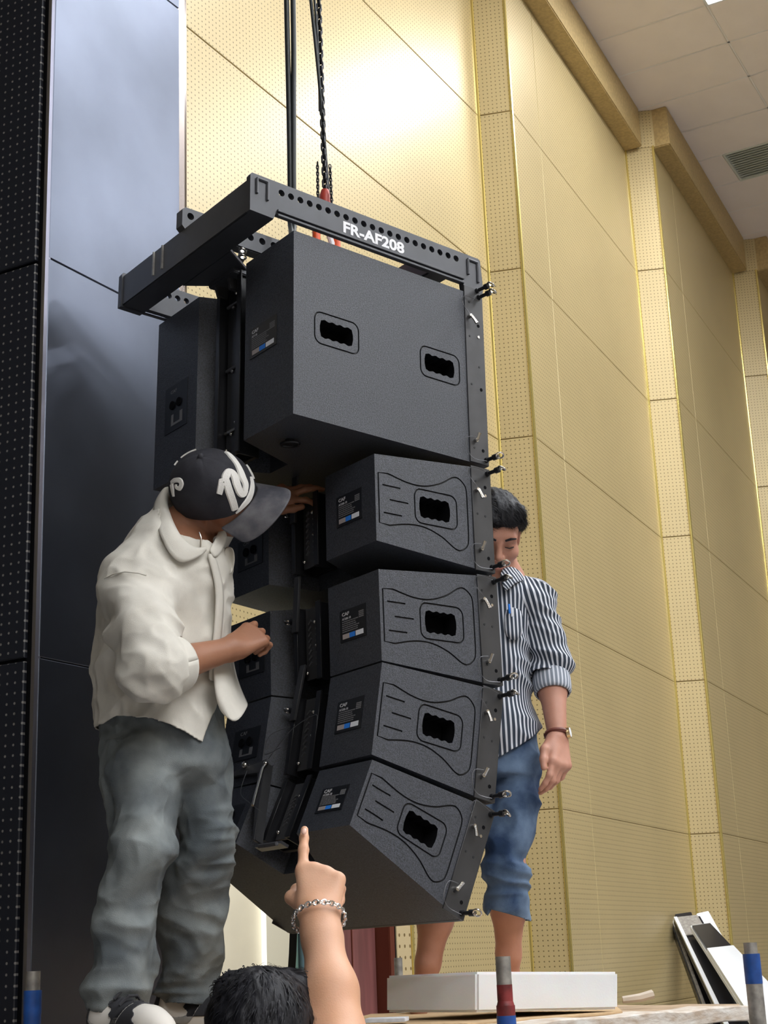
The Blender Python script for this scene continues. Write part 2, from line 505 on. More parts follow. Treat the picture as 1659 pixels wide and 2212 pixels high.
# vent
i, j = vent_at
vent = empty('ceiling_vent', uvp(U0 + i * .6 + .3, V0 + j * 1.2 + .9, CEIL))
tag(vent, 'square grey air vent set in the ceiling tiles', 'vent')
a, b = U0 + i * .6, V0 + j * 1.2 + .6
q = [uvp(a + .01, b + .01, CEIL - .004), uvp(a + .59, b + .01, CEIL - .004), uvp(a + .59, b + .59, CEIL - .004), uvp(a + .01, b + .59, CEIL - .004)]
wparent(MB().hexa([v + Vector((0, 0, .02)) for v in q], [v + Vector((0, 0, .03)) for v in q]).build('backing', M_vent), vent)
for k in range(12):
    c = a + .05 + k * .0455
    s = [uvp(c, b + .03, CEIL - .004), uvp(c + .03, b + .03, CEIL + .012), uvp(c + .03, b + .57, CEIL + .012), uvp(c, b + .57, CEIL - .004)]
    wparent(MB().hexa(s, [v + Vector((0, 0, .003)) for v in s]).build('slat', M_vent), vent)
fr = MB()
for p, r in (((0, 0), (.6, .02)), ((0, .58), (.6, .6)), ((0, .02), (.02, .58)), ((.58, .02), (.6, .58))):
    s = [uvp(a + p[0], b + p[1], CEIL - .008), uvp(a + r[0], b + p[1], CEIL - .008), uvp(a + r[0], b + r[1], CEIL - .008), uvp(a + p[0], b + r[1], CEIL - .008)]
    fr.hexa(s, [v + Vector((0, 0, .02)) for v in s])
wparent(fr.build('frame', M_vent), vent)
# lamps
lamp_mesh = frame_mesh = None
first = True
for (i, j) in lamp_at:
    u, v = U0 + i * .6 - .6 + .6, V0 + j * 1.2
    if not (-10 < u < 17): continue
    L0 = empty('ceiling_lamp', uvp(u + .3, v + .6, CEIL))
    vis = (i == -1 and j == 0)
    tag(L0, 'bright recessed ceiling lamp at the top right corner' if vis else 'white recessed ceiling lamp of the hall grid', 'lamp', 'recessed lamps in the ceiling')
    if lamp_mesh is None:
        c = [U * -.28 + V * -.58, U * .28 + V * -.58, U * .28 + V * .58, U * -.28 + V * .58]
        lamp_mesh = MB().hexa([v2 + Vector((0, 0, -.006)) for v2 in c], [v2 + Vector((0, 0, .0)) for v2 in c]).mesh('diffuser'); lamp_mesh.materials.append(M_lamp)
        f = MB()
        for (a0, b0, a1, b1_) in ((-.3, -.6, .3, -.58), (-.3, .58, .3, .6), (-.3, -.58, -.28, .58), (.28, -.58, .3, .58)):
            c = [U * a0 + V * b0, U * a1 + V * b0, U * a1 + V * b1_, U * a0 + V * b1_]
            f.hexa([v2 + Vector((0, 0, -.012)) for v2 in c], [v2 + Vector((0, 0, .012)) for v2 in c])
        frame_mesh = f.mesh('frame'); frame_mesh.materials.append(M_white)
    link_mesh('diffuser', lamp_mesh, None, L0); link_mesh('frame', frame_mesh, None, L0)

# the rest of the shell, out of frame
def shell(name, a, b, m, label):
    a = Vector((*a, 0)); b = Vector((*b, 0)); t = (b - a).normalized(); n = Vector((-t.y, t.x, 0)) * .1
    o = MB().hexa([v + Vector((0, 0, FLOOR)) for v in (a, b, b + n, a + n)], [v + Vector((0, 0, CEIL)) for v in (a, b, b + n, a + n)]).build(name, m)
    tag(o, label, kind='structure'); return o


c1 = U * -8 + V * -5.2; c2 = U * -8 + V * 9; c3 = U * 19 + V * 9; c4 = U * 19 + V * -4.5; c5 = U * 3.0 + V * -5.2
shell('wall_front', c1[:2], c2[:2], M_tan, 'plain tan hall wall behind the photographer')
shell('wall_far', c2[:2], c3[:2], M_tan, 'plain tan wall across the hall')
shell('wall_end', c3[:2], c4[:2], M_tan, 'plain tan wall at the end of the hall')
shell('wall_stage', c5[:2], c1[:2], M_stage, 'black wall of the stage side')

# ------------------------------------------------------------------ doorway in the near bay and the bright yard beyond it
def b1p(s, off, z):
    """metres along the near bay, off its face towards the hall, height"""
    return Vector((B1S[0] + b1.x * s + b1.y * off, B1S[1] + b1.y * s - b1.x * off, z))


def b1box(m, s0, s1, o0, o1, z0, z1):
    q = [b1p(s0, o0, z0), b1p(s1, o0, z0), b1p(s1, o1, z0), b1p(s0, o1, z0)]
    m.hexa(q, [Vector((v.x, v.y, z1)) for v in q]); return m


door = empty('door_1', b1p(1.6, 0, FLOOR))
tag(door, 'mahogany double door in the gold wall under the speakers', kind='structure')
m = MB(); b1box(m, 1.68, 1.735, -.18, .03, FLOOR, .80); b1box(m, .02, 1.735, -.18, .03, .76, .815)
wparent(m.build('door_frame', M_mahod, bevel=.004), door)
# right leaf almost shut, left leaf swung away
m = MB(); b1box(m, 1.365, 1.675, -.09, -.05, FLOOR + .01, .75)
leaf = wparent(m.build('door_leaf', M_maho, bevel=.003), door)
m = MB(); b1box(m, 1.435, 1.441, -.051, -.045, FLOOR + .01, .75)
wparent(m.build('groove', M_mahod), door)
m = MB(); b1box(m, 1.268, 1.315, -.12, -.06, FLOOR + .01, .75)
wparent(m.build('door_leaf', M_mahod, bevel=.003), door)
m = MB(); b1box(m, 1.315, 1.355, -.13, -.09, FLOOR, .75)
wparent(m.build('weather_strip', M_stkw), door)
hz = (b1p(1.40, 0, 0) , )
m = MB(); b1box(m, 1.372, 1.418, -.05, -.044, -.30, -.09)
hg = wparent(m.build('hinge', M_hinge), door)
m = MB()
for k in range(4):
    c = b1p(1.397, -.046, -.13 - k * .045); m.ball(c, .007, 8, 4)
wparent(m.build('screws', M_cabin), door)
# jamb strip with larger holes
wparent(strip_panel(b1p(1.745, .035, 0)[:2], b1p(1.90, .035, 0)[:2], FLOOR, .80, perforated('gold_jamb', (.70, .56, .32), (.22, .14, .05), .45, .3, pitch=.055, rad=.13), None, th=.04), wall_right)
m = MB(); b1box(m, 1.90, 1.925, -.01, .04, FLOOR, .81); wparent(m.build('edge_strip', M_goldt), wall_right)
m = MB(); b1box(m, 1.735, 1.742, -.02, .03, FLOOR, .80); wparent(m.build('gap_strip', M_hole), wall_right)

yard = MB()
ya = P(300, 2000, 11.5); yb = P(900, 2000, 13.5)
t = Vector((yb.x - ya.x, yb.y - ya.y, 0)).normalized(); n = Vector((t.y, -t.x, 0))


def yp(px, off): 
    # point on the yard wall seen at pixel column px
    d = P(px, 2000, 1.0); q = Vector((ya.x, ya.y, 0))
    A = Matrix(((d.x, -t.x), (d.y, -t.y))); s = A.inverted() @ Vector((q.x, q.y))
    return q + t * s[1] + n * off


def ybox(px0, px1, o0, o1, z0=FLOOR, z1=3.0):
    q = [yp(px0, o0), yp(px1, o0), yp(px1, o1), yp(px0, o1)]
    return MB().hexa([Vector((v.x, v.y, z0)) for v in q], [Vector((v.x, v.y, z1)) for v in q])


yw = ybox(100, 1100, -.3, 0).build('wall_back', M_cream)
tag(yw, 'cream rendered wall in daylight beyond the doorway', kind='structure')
M_cream2 = mat('cream_panel_white', (.95, .92, .80), .7)
wparent(ybox(400, 547, 0, .10).build('panel', M_cream), yw)
wparent(ybox(547, 608, 0, .16).build('panel', M_cream2), yw)
wparent(ybox(611, 634, 0, .05).build('strip', M_blue), yw)
wparent(ybox(637, 656, 0, .14).build('post', M_bluegrey), yw)
wparent(ybox(657, 668, 0, .05).build('strip', M_blue), yw)
wparent(ybox(668, 840, 0, .12).build('panel', M_cream2), yw)
wparent(ybox(300, 399, 0, .03).build('strip', M_blue), yw)

# ------------------------------------------------------------------ the hanging speaker array
def frame_of(O, A, B, C):
    A = Vector(A).normalized(); B = Vector(B); B = (B - A * A.dot(B)).normalized(); C = A.cross(B)
    return Matrix(((A.x, B.x, C.x, O[0]), (A.y, B.y, C.y, O[1]), (A.z, B.z, C.z, O[2]), (0, 0, 0, 1)))


# local axes of every cabinet: x across (towards the camera's right), y to the front grille, z up; y = 0 where the side plate begins
MS = [frame_of((.021, 4.319, 1.312), (.625, -.78, .021), (.78, .624, -.045), 0),
      frame_of((.007, 4.300, .991), (.625, -.78, .021), (.78, .625, -.031), 0),
      frame_of((.009, 4.293, .677), (.625, -.78, .021), (.78, .625, -.018), 0),
      frame_of((-.034, 4.250, .377), (.625, -.78, .021), (.767, .61, -.2), 0),
      frame_of((-.131, 4.171, .106), (.628, -.778, .007), (.703, .563, -.434), 0)]
PLATE = .061


def cabinet_mesh(plan, wedge):
    """plan: list of (x, y) anticlockwise; wedge(y) -> (z low, z high)"""
    bm = bmesh.new()
    lo = [bm.verts.new((x, y, wedge(y)[0])) for x, y in plan]
    hi = [bm.verts.new((x, y, wedge(y)[1])) for x, y in plan]
    n = len(plan)
    bm.faces.new(lo[::-1]); bm.faces.new(hi)
    for i in range(n): bm.faces.new((lo[i], lo[(i + 1) % n], hi[(i + 1) % n], hi[i]))
    es = [e for e in bm.edges if e.calc_face_angle(0) > .2]
    bmesh.ops.bevel(bm, geom=es, offset=.004, segments=2, affect='EDGES', clamp_overlap=True)
    bmesh.ops.triangulate(bm, faces=[f for f in bm.faces if len(f.verts) > 4])
    me = bpy.data.meshes.new('cabinet'); bm.to_mesh(me); bm.free()
    return me


def spline(pts, n=8, closed=False):
    """Catmull-Rom through 2D points"""
    out = []; N = len(pts)
    rng = range(N if closed else N - 1)
    g = (lambda i: pts[i % N]) if closed else (lambda i: pts[max(0, min(N - 1, i))])
    for i in rng:
        p0, p1, p2, p3 = (np.array(g(i + k), float) for k in (-1, 0, 1, 2))
        for k in range(n):
            t = k / n
            out.append(.5 * ((2 * p1) + (-p0 + p2) * t + (2 * p0 - 5 * p1 + 4 * p2 - p3) * t * t + (-p0 + 3 * p1 - 3 * p2 + p3) * t ** 3))
    if not closed: out.append(np.array(pts[-1], float))
    return out


def round_rect(x0, y0, x1, y1, r, n=5):
    out = []
    for cx, cy, a in ((x1 - r, y1 - r, 0), (x0 + r, y1 - r, 90), (x0 + r, y0 + r, 180), (x1 - r, y0 + r, 270)):
        for k in range(n + 1):
            t = math.radians(a + 90 * k / n); out.append((cx + r * math.cos(t), cy + r * math.sin(t)))
    return out


def handle_outline(x0, y0, x1, y1):
    """grip pocket: straight ends, scalloped top and bottom"""
    out = []; n = 24
    for k in range(n + 1):
        t = k / n; out.append((x0 + (x1 - x0) * t, y0 + .0019 * math.cos(t * 8 * math.pi) - .002))
    out += [(x1 + .004, y0 + (y1 - y0) * .35), (x1 + .004, y0 + (y1 - y0) * .65)]
    for k in range(n + 1):
        t = k / n; out.append((x1 - (x1 - x0) * t, y1 + .002 - .0019 * math.cos(t * 8 * math.pi)))
    out += [(x0 - .004, y0 + (y1 - y0) * .65), (x0 - .004, y0 + (y1 - y0) * .35)]
    return out


def cut_sides(me, half_w, grooves, pockets, depth=.055):
    """engrave grooves and sink grip pockets into both side faces"""
    o = link_mesh('cabinet', me, M_cab); me.materials.append(M_cabin); me.materials.append(M_hole)
    for kind in ('groove', 'pocket'):
        m = MB()
        for sgn in (1, -1):
            if kind == 'groove':
                for path, closed in grooves:
                    N = len(path); w = .0022
                    pts = [Vector((sgn * half_w(p[0]), p[0], p[1])) for p in path]
                    vs = []
                    for i in range(N):
                        d = (pts[(i + 1) % N] - pts[i - 1]) if closed else (pts[min(i + 1, N - 1)] - pts[max(i - 1, 0)])
                        d.normalize(); s = Vector((1, 0, 0)).cross(d).normalized() * w; a = Vector((1, 0, 0))
                        e = pts[i]
                        if not closed and i == 0: e = e - d * w
                        if not closed and i == N - 1: e = e + d * w
                        vs += [e - s * .6 - a * .004 * sgn, e + s * .6 - a * .004 * sgn, e + s * 1.4 + a * .004 * sgn, e - s * 1.4 + a * .004 * sgn]
                    fs = []
                    for i in range(N if closed else N - 1):
                        j = (i + 1) % N
                        fs += [(4 * i + k, 4 * i + (k + 1) % 4, 4 * j + (k + 1) % 4, 4 * j + k) for k in range(4)]
                    if not closed: fs += [(3, 2, 1, 0), tuple(4 * (N - 1) + k for k in range(4))]
                    m.add(vs, fs)
            else:
                for out in pockets:
                    poly = [(sgn * (half_w(p[0]) - depth), p[0], p[1]) for p in out]
                    m.prism(poly, (sgn * (depth + .02), 0, 0))
        c = m.build('cutter', M_cabin if kind == 'groove' else M_hole)
        b = o.modifiers.new('b', 'BOOLEAN'); b.operation = 'DIFFERENCE'; b.object = c; b.solver = 'EXACT'; b.material_mode = 'TRANSFER'
        bake(o); bpy.data.objects.remove(c)
    me = o.data; bpy.data.objects.remove(o)
    return me


def fan_groove(zoff=0.0):
    up = [(-.317, .222), (-.284, .2245), (-.22, .211), (-.165, .211), (-.11, .228), (-.065, .254), (-.042, .2555), (-.020, .236), (-.016, .205)]
    dn = [(y, .3045 - z) for y, z in up[::-1]]
    pts = [up[0]] + spline(up[1:], 5) + spline(dn[:-1], 5) + [dn[-1]]
    return [(p[0], p[1]) for p in pts]


LA_D, LA_WR, LA_WF, LA_HF = .328, .362, .373, .3045
la_half = lambda y: LA_WF + (LA_WF - LA_WR) / LA_D * y
la_plan = [(LA_WF + .002, PLATE), (-LA_WF - .002, PLATE), (-LA_WR, -LA_D), (-.14, -LA_D), (-.085, -.19), (.085, -.19), (.14, -LA_D), (LA_WR, -LA_D)]


def la_mesh(hr):
    s = (LA_HF - hr) / 2 / LA_D
    w = lambda y: (max(0, -y) * s, LA_HF - max(0, -y) * s)
    sq = lambda z, y: LA_HF / 2 + (z - LA_HF / 2) * (1 if hr > .2 else (1 - .9 * min(0.32, max(0, -y)) * .62))
    gr = [([(y, sq(z, y)) for y, z in fan_groove()], True),
          ([(y, sq(z, y)) for y, z in round_rect(-.198, .104, -.054, .2005, .022)], True)]
    for z, y0, y1 in ((.190, -.302, -.247), (.152, -.279, -.222), (.113, -.300, -.245)):
        gr.append(([(y0, sq(z, y0)), ((y0 + y1) / 2, sq(z, y0)), (y1, sq(z, y1))], False))
    return cut_sides(cabinet_mesh(la_plan, w), la_half, gr, [handle_outline(-.179, .124, -.082, .178)])


LA_MESH = la_mesh(.241)
LA_MESH4 = la_mesh(.178)
SB_D, SB_W, SB_H = .599, .3575, .5306
sub_plan = [(SB_W, PLATE + .006), (-SB_W, PLATE + .006), (-SB_W, -SB_D), (-.125, -SB_D), (-.045, -.40), (.045, -.40), (.125, -SB_D), (SB_W, -SB_D)]
SB_MESH = cut_sides(cabinet_mesh(sub_plan, lambda y: (0, SB_H)), lambda y: SB_W,
                    [(round_rect(-.531, .221, -.385, .313, .022), True), (round_rect(-.169, .221, -.026, .313, .022), True)],
                    [handle_outline(-.510, .243, -.408, .290), handle_outline(-.150, .243, -.049, .290)])


def flat_quad(m, x0, z0, x1, z1, y, th=.0006):
    """a thin plate on a rear face (facing -y)"""
    return m.box((x0, y - th, z0), (x1, y, z1))


def rear_label(parent, x0, z0, w, h, y, model):
    """type plate with three stickers"""
    lab = MB().box((x0, y - .002, z0), (x0 + w, y + .001, z0 + h)).build('type_label', M_label, parent)
    yy = y - .0022
    R = Matrix.Rotation(math.radians(90), 4, 'X')
    t = text_mesh('CAF', .0125, .0003, 1.35, off=.0004); t.transform(Matrix.Translation((x0 + .010, yy, z0 + h * .86)) @ R)
    link_mesh('lettering', t, M_print, lab)
    t = text_mesh(model, .0088, .0003, 1.1); t.transform(Matrix.Translation((x0 + .010, yy, z0 + h * .715)) @ R)
    link_mesh('lettering', t, M_print, lab)
    m = MB(); r = random.Random(3)
    for k in range(6):                      # the small print, too fine to read
        z = z0 + h * (.63 - k * .063); x = x0 + .010
        while x < x0 + w * (.60 if k % 3 else .70):
            s = r.uniform(.004, .012); m.box((x, yy - .0003, z - .0014), (x + s, yy, z + .0014)); x += s + .0016
    for k in range(4):
        z = z0 + h * (.80 - k * .055); m.box((x0 + w * .74, yy - .0003, z - .0016), (x0 + w * .93, yy, z + .0016))
    link_mesh('small_print', m.mesh(), M_print2, lab)
    for nm, mm, a, b in (('grey_sticker', M_stkg, .10, .36), ('blue_sticker', M_stkb, .37, .58), ('white_sticker', M_stkw, .61, .90)):
        link_mesh(nm, flat_quad(MB(), x0 + w * a, z0 + h * .09, x0 + w * b, z0 + h * .24, yy).mesh(), mm, lab)
    return lab


def input_plate(parent, x0, z0, w, h, y):
    """connector plate on the other rear face"""
    pl = MB().box((x0, y - .002, z0), (x0 + w, y + .001, z0 + h)).build('input_plate', M_label, parent)
    yy = y - .0022
    R = Matrix.Rotation(math.radians(90), 4, 'X')
    t = text_mesh('CAF', .014, .0003, 1.35); t.transform(Matrix.Translation((x0 + .03, yy, z0 + h * .86)) @ R)
    link_mesh('lettering', t, M_print2, pl)
    m = MB()
    m.box((x0 + w * .30, yy - .0003, z0 + h * .16), (x0 + w * .40, yy, z0 + h * .36)).box((x0 + w * .68, yy - .0003, z0 + h * .16), (x0 + w * .80, yy, z0 + h * .36))
    m.box((x0 + w * .30, yy - .0003, z0 + h * .12), (x0 + w * .80, yy, z0 + h * .17))
    link_mesh('bracket_print', m.mesh(), M_print2, pl)
    s = MB()
    for c in (.35, .65): s.cyl((x0 + w * c, yy - .004, z0 + h * .56), (x0 + w * c, yy, z0 + h * .56), .013, n=16)
    s.build('socket', M_hole, pl, smooth=True)
    return pl


def ring_pin(parent, p, axis=(1, 0, 0), L=.030, tilt=0.0):
    """quick-release pin: knurled barrel, neck and pull ring"""
    p = Vector(p); ax = Vector(axis).normalized()
    q = MB().cyl(p - ax * .012, p + ax * .006, .0078, n=12).cyl(p + ax * .004, p + ax * (L - .010), .0055, n=10).cyl(p + ax * (L - .012), p + ax * L, .0088, n=12).build('locking_pin', M_rail, parent, smooth=True)
    MB().cyl(p + ax * L, p + ax * (L + .006), .0045, n=10).torus(p + ax * (L + .010), (math.sin(tilt), .35, math.cos(tilt)), .0105, .0026, 14, 6).build('pull_ring', M_chrome, q, smooth=True)
    return q


def lever(parent, p, ang, s=1.0):
    """small bright toggle on the side plate"""
    d = Vector((.25, math.cos(ang), math.sin(ang))); p = Vector(p)
    q = MB().cyl(p, p + Vector((.010, 0, 0)), .0058, n=10).tube([p + Vector((.010, 0, 0)), p + Vector((.012, 0, 0)) + d * .014 * s, p + Vector((.012, 0, 0)) + d * .028 * s], [.005, .0042, .0055], 6).build('toggle', M_chrome, parent, smooth=True)
    return q


def loop_wire(parent, pts, r=.0010, name='lanyard', m=None):
    p = [Vector(tuple(v)) for v in spline([tuple(q) for q in pts], 7)]
    return MB().tube(p, r, 5).build(name, m or M_wire, parent, smooth=True)


def side_plate(parent, hi, sub=False, bare_bottom=False):
    """steel rigging plate that runs down the front edge of each side, with holes and screws"""
    W = (SB_W if sub else LA_WF)
    top = hi + (.020 if sub else -.001)
    for sgn in (1, -1):
        pl = MB().box((sgn * W - .002 if sgn > 0 else -W - .0035, .0012, .001), (W + .0035 if sgn > 0 else -W + .002, PLATE + .010, top)).build('side_plate', M_plate, parent, bevel=.001, seg=1)
        if sgn < 0: continue
        x = W + .0036
        for y, z in ([(.050, .431), (.052, .23), (.05, .042)] if sub else [(.050, hi - .058), (.050, .040)]):
            MB().cyl((x - .001, y, z), (x + .0004, y, z), .0052, n=14).build('hole', M_hole, pl)
        for y, z in ([(.016, .39), (.048, .30), (.017, .24), (.018, .045), (.018, .50)] if sub else [(.016, hi - .045), (.018, hi * .54), (.046, hi * .53), (.019, .055)]):
            MB().cyl((x - .001, y, z), (x + .0009, y, z), .0040, .0030, n=10).build('screw', M_cabin, pl)
        MB().cyl((x - .001, .049, (.395 if sub else hi - .083)), (x + .0015, .049, (.395 if sub else hi - .083)), .0042, n=12).build('bright_stud', M_chrome, pl)
        lever(pl, (x, .016, (.452 if sub else hi - .072)), -1.1 if sub else -1.3)
        lever(pl, (x, .020, .066 if sub else .062), 1.35, .7)
        z1 = .50 if sub else hi - .02
        loop_wire(pl, [(x + .008, .014, z1 - .045), (x + .004, -.012, z1 - .012), (x + .006, .0, z1 + .012), (x + .014, .045, z1 + .004)])
        loop_wire(pl, [(x + .008, .018, .075), (x + .004, -.010, .068), (x + .005, -.012, .030), (x + .008, .008, .008), (x + .016, .048, .006)])
        for y, z in (((.050, hi + .014), (.056, hi - .006)) if sub else ((.060, hi - .016),)):
            ring_pin(pl, (x, y, z), (1, .28, .12), .040, .4)
        ring_pin(pl, (x, .060, .016), (1, .28, .1), .036, -.4)


def rear_rail(parent, zlo, zhi, y, slots=True, link=True):
    """rear rigging channel in the recess between the two rear boxes"""
    r = MB()
    r.box((-.050, y, zlo), (-.044, y + .075, zhi)).box((.044, y, zlo), (.050, y + .075, zhi)).box((-.050, y + .060, zlo), (.050, y + .072, zhi))
    r.box((-.062, y - .003, zlo), (-.044, y + .002, zhi)).box((.044, y - .003, zlo), (.066, y + .002, zhi))
    rail = r.build('rear_rail', M_rail, parent, bevel=.001, seg=1)
    plate = MB().box((-.036, y + .022, zlo + .012), (.036, y + .028, zhi - .004)).build('angle_plate', M_plate if slots else M_rail, rail)
    s = MB(); b = MB()
    n = 8
    for k in range(n):
        z = zlo + .05 + (zhi - zlo - .10) * k / (n - 1)
        for x, t in ((-.020, .5), (.014, -.5)):
            if slots: s.cyl((x, y + .0205, z), (x + .014 * math.cos(t), y + .0205, z + .012 * math.sin(t) + .004), .0036, n=6)
    if slots: s.build('angle_slots', M_chrome if False else M_wire, rail)
    for x, z in ((-.022, zlo + .03), (.018, zhi - .05), (.024, zlo + .10)):
        MB().ball((x, y + .014, z), .0062, 8, 5).build('bolt', M_chrome, rail, smooth=True)
    if link:
        MB().hexa([Vector(c) for c in ((-.058, y - .012, zhi - .07), (-.034, y - .012, zhi - .07), (-.034, y - .004, zhi - .07), (-.058, y - .004, zhi - .07))],
                  [Vector(c) for c in ((-.038, y - .014, zhi + .085), (-.014, y - .014, zhi + .085), (-.014, y - .006, zhi + .085), (-.038, y - .006, zhi + .085))]).build('link_bar', M_plate, rail, bevel=.001, seg=1)
        ring_pin(rail, (-.062, y + .012, zhi - .03), (-1, -.3, 0), .024)
    return rail


def grille(parent, W, hi):
    g = MB().box((-W, PLATE + .004, .002), (W, PLATE + .016, hi - .002)).build('front_grille', M_grille, parent, bevel=.002, seg=1)
    return g


sub = empty('subwoofer', MS[0])
tag(sub, 'large black subwoofer cabinet with two side grips right under the flying frame', 'speaker')
link_mesh('cabinet', SB_MESH, None, sub, smooth=True, angle=30)
side_plate(sub, SB_H, sub=True)
grille(sub, SB_W - .002, SB_H)
rear_label(sub, .152, .226, .130, .088, -SB_D, 'AF118')
input_plate(sub, -.300, .15, .125, .145, -SB_D)
rr = rear_rail(sub, -.005, .545, -.575, slots=False, link=False)
for z in (.08, .27, .47):
    MB().cyl((-.036, -.556, z), (.036, -.556, z), .005, n=8).ball((.0, -.560, z - .012), .006, 8, 5).build('bolt', M_chrome if z == .08 else M_wire, rr, smooth=True)
# tongue that rises from the rail to the frame
tg = MB().prism([(-.052, -.585, .50), (-.052, -.555, .50), (-.052, -.545, .585), (-.052, -.56, .60), (-.052, -.60, .595), (-.052, -.605, .56)], (.014, 0, 0)).prism([(.010, -.585, .50), (.010, -.555, .50), (.010, -.545, .590), (.010, -.60, .590)], (.014, 0, 0)).build('rear_tongue', M_plate, sub, bevel=.002)
MB().torus((.20, -.50, -.012), (0, 0, 1), .018, .004, 14, 6, sx=1.4).cyl((.20, -.50, -.012), (.20, -.50, .0), .014, n=12).build('rubber_foot', M_rail, sub, smooth=True)

LABELS = ['black line array speaker directly under the subwoofer, topmost of four',
          'black line array speaker second of four from the top, above two with joined faces',
          'black line array speaker third from the top with joined faces above the lowest one',
          'lowest black line array speaker, steeply tilted, its underside open above the pointing finger']
for k in range(4):
    e = empty('line_array_speaker', MS[k + 1])
    tag(e, LABELS[k], 'speaker', 'four line array speakers')
    link_mesh('cabinet', LA_MESH4 if k == 3 else LA_MESH, None, e, smooth=True, angle=30)
    side_plate(e, LA_HF)
    grille(e, LA_WF, LA_HF)
    sq = .8 if k == 3 else 1
    rear_label(e, .192, .110 if k < 3 else .112, .112, .086 * sq, -LA_D, 'AF208-18')
    input_plate(e, -.300, .105 if k < 3 else .112, .13, .090 * sq, -LA_D)
    rear_rail(e, .045 if k < 3 else .075, .262 if k < 3 else .255, -.300, slots=True, link=(k < 3))
low = e
# the loose rear arm of the lowest cabinet, its bright pin and lanyard
arm = MB().hexa([Vector(c) for c in ((-.052, -.335, .060), (-.040, -.335, .060), (-.040, -.305, .060), (-.052, -.305, .060))], [Vector(c) for c in ((-.150, -.345, .285), (-.125, -.345, .300), (-.125, -.315, .300), (-.150, -.315, .285))]).hexa(
    [Vector(c) for c in ((-.275, -.345, .270), (-.275, -.315, .270), (-.125, -.315, .262), (-.125, -.345, .262))], [Vector(c) for c in ((-.275, -.345, .288), (-.275, -.315, .288), (-.125, -.315, .300), (-.125, -.345, .300))]).build('rear_arm', M_plate, low, bevel=.002)
MB().cyl((-.330, -.33, .280), (-.275, -.33, .280), .0085, n=12).build('bright_pin', M_chrome, arm, smooth=True)
MB().tube([(-.115, -.345, .290), (-.112, -.35, .27), (-.070, -.36, .150)], [.004, .0045, .0045], 8).build('bright_rod', M_chrome, arm, smooth=True)
for c, r in (((-.115, -.345, .290), .008), ((-.215, -.350, .296), .011)): MB().ball(c, r).build('bolt', M_chrome, arm, smooth=True)
MB().box((-.060, -.315, .050), (.060, -.29, .058)).cyl((-.03, -.32, .048), (.05, -.32, .048), .006, n=8).build('rail_foot', M_wire, low)
loop_wire(low, [(-.10, -.35, .30), (-.02, -.36, .37), (.055, -.35, .41), (.06, -.34, .39)])
loop_wire(low, [(-.06, -.34, .40), (-.12, -.36, .37), (-.11, -.36, .31), (-.04, -.36, .32)])
loop_wire(low, [(-.20, -.345, .28), (-.16, -.36, .20), (-.09, -.36, .16), (-.05, -.34, .14)])

# flying frame: two drilled side beams, a centre beam and a rear cross beam
ff = empty('flying_frame', MS[0])
tag(ff, 'black steel flying frame with drilled beams lettered FR-AF208 on top of the stack', 'rigging frame')


def beam_outline(kind):
    if kind == 'side':
        return [(-.740, .545), (-.665, .543), (-.658, .562), (.0, .560), (.004, .528), (.072, .528), (.078, .560), (.070, .650), (.062, .655), (-.735, .658), (-.740, .650)]
    return [(-.745, .655), (-.735, .645), (-.05, .645), (-.03, .655), (-.03, .705), (-.05, .714), (-.735, .714), (-.745, .705)]


def drilled(outline, holes, r, x0, x1, name, m, parent):
    me = MB().prism([(x0, y, z) for y, z in outline], (x1 - x0, 0, 0)).mesh()
    o = link_mesh(name, me, m, parent)
    c = MB()
    for y, z in holes: c.cyl((x0 - .02, y, z), (x1 + .02, y, z), r, n=16)
    co = c.build('cutter', M_hole); co.parent = parent
    b = o.modifiers.new('b', 'BOOLEAN'); b.object = co; b.operation = 'DIFFERENCE'; b.solver = 'EXACT'
    bpy.context.view_layer.update()
    bake(o); bpy.data.objects.remove(co)
    return o


hl = [(-.640 + .0308 * k, .629) for k in range(21)]
M_fr = mat('frame_paint', (.060, .062, .070), .38, .25, var=.12, vscale=10)
for x0, x1, s in ((.340, .3585, 1), (-.3585, -.340, -1)):
    bmn = drilled(beam_outline('side'), hl, .0098, x0, x1, 'side_beam', M_fr, ff)
    xo = x1 if s > 0 else x0
    lipx = (x1, x1 + .007) if s > 0 else (x0 - .007, x0)
    MB().box((min(lipx[0], lipx[1] - .0), -.655, .566), (lipx[1], .0, .573)).box((lipx[0], -.655, .553), (lipx[1], .0, .560)).build('flange', M_fr, bmn, bevel=.001, seg=1)
    st = MB()
    for (ya, za, yb, zb) in ((-.720, .60, -.720, .645), (-.720, .645, -.686, .645), (-.686, .645, -.686, .590), (.020, .59, .020, .640), (.020, .640, .058, .640), (.058, .640, .058, .575)):
        xx = lipx[1] - .003 if s > 0 else lipx[0] + .003
        st.cyl((xx - .002 * s, ya, za), (xx - .002 * s, yb, zb), .0042, n=6)
    o = st.build('weld_beads', M_fr, bmn, smooth=True); o['kind'] = 'stuff'
    if s > 0:
        t = text_mesh('FR-AF208', .046, .0004, 1.17, off=.0016)
        t.transform(Matrix.Translation((x1 + .0006, -.437, .5945)) @ Matrix(((0, 0, 1, 0), (1, 0, 0, 0), (0, 1, 0, 0), (0, 0, 0, 1))))
        link_mesh('lettering', t, M_letter, bmn)
cb = drilled(beam_outline('centre'), [(-.718 + .0405 * k, .690) for k in range(17)], .011, -.016, .016, 'centre_beam', M_fr, ff)
MB().box((-.020, -.60, .648), (.020, -.05, .655)).build('flange', M_fr, cb)
xb = MB().box((-.345, -.735, .548), (.345, -.655, .650)).build('cross_beam', M_fr, ff, bevel=.004)
for x in (-.155, -.105): MB().box((x - .003, -.740, .57), (x + .003, -.733, .645)).build('weld', M_galv, xb)
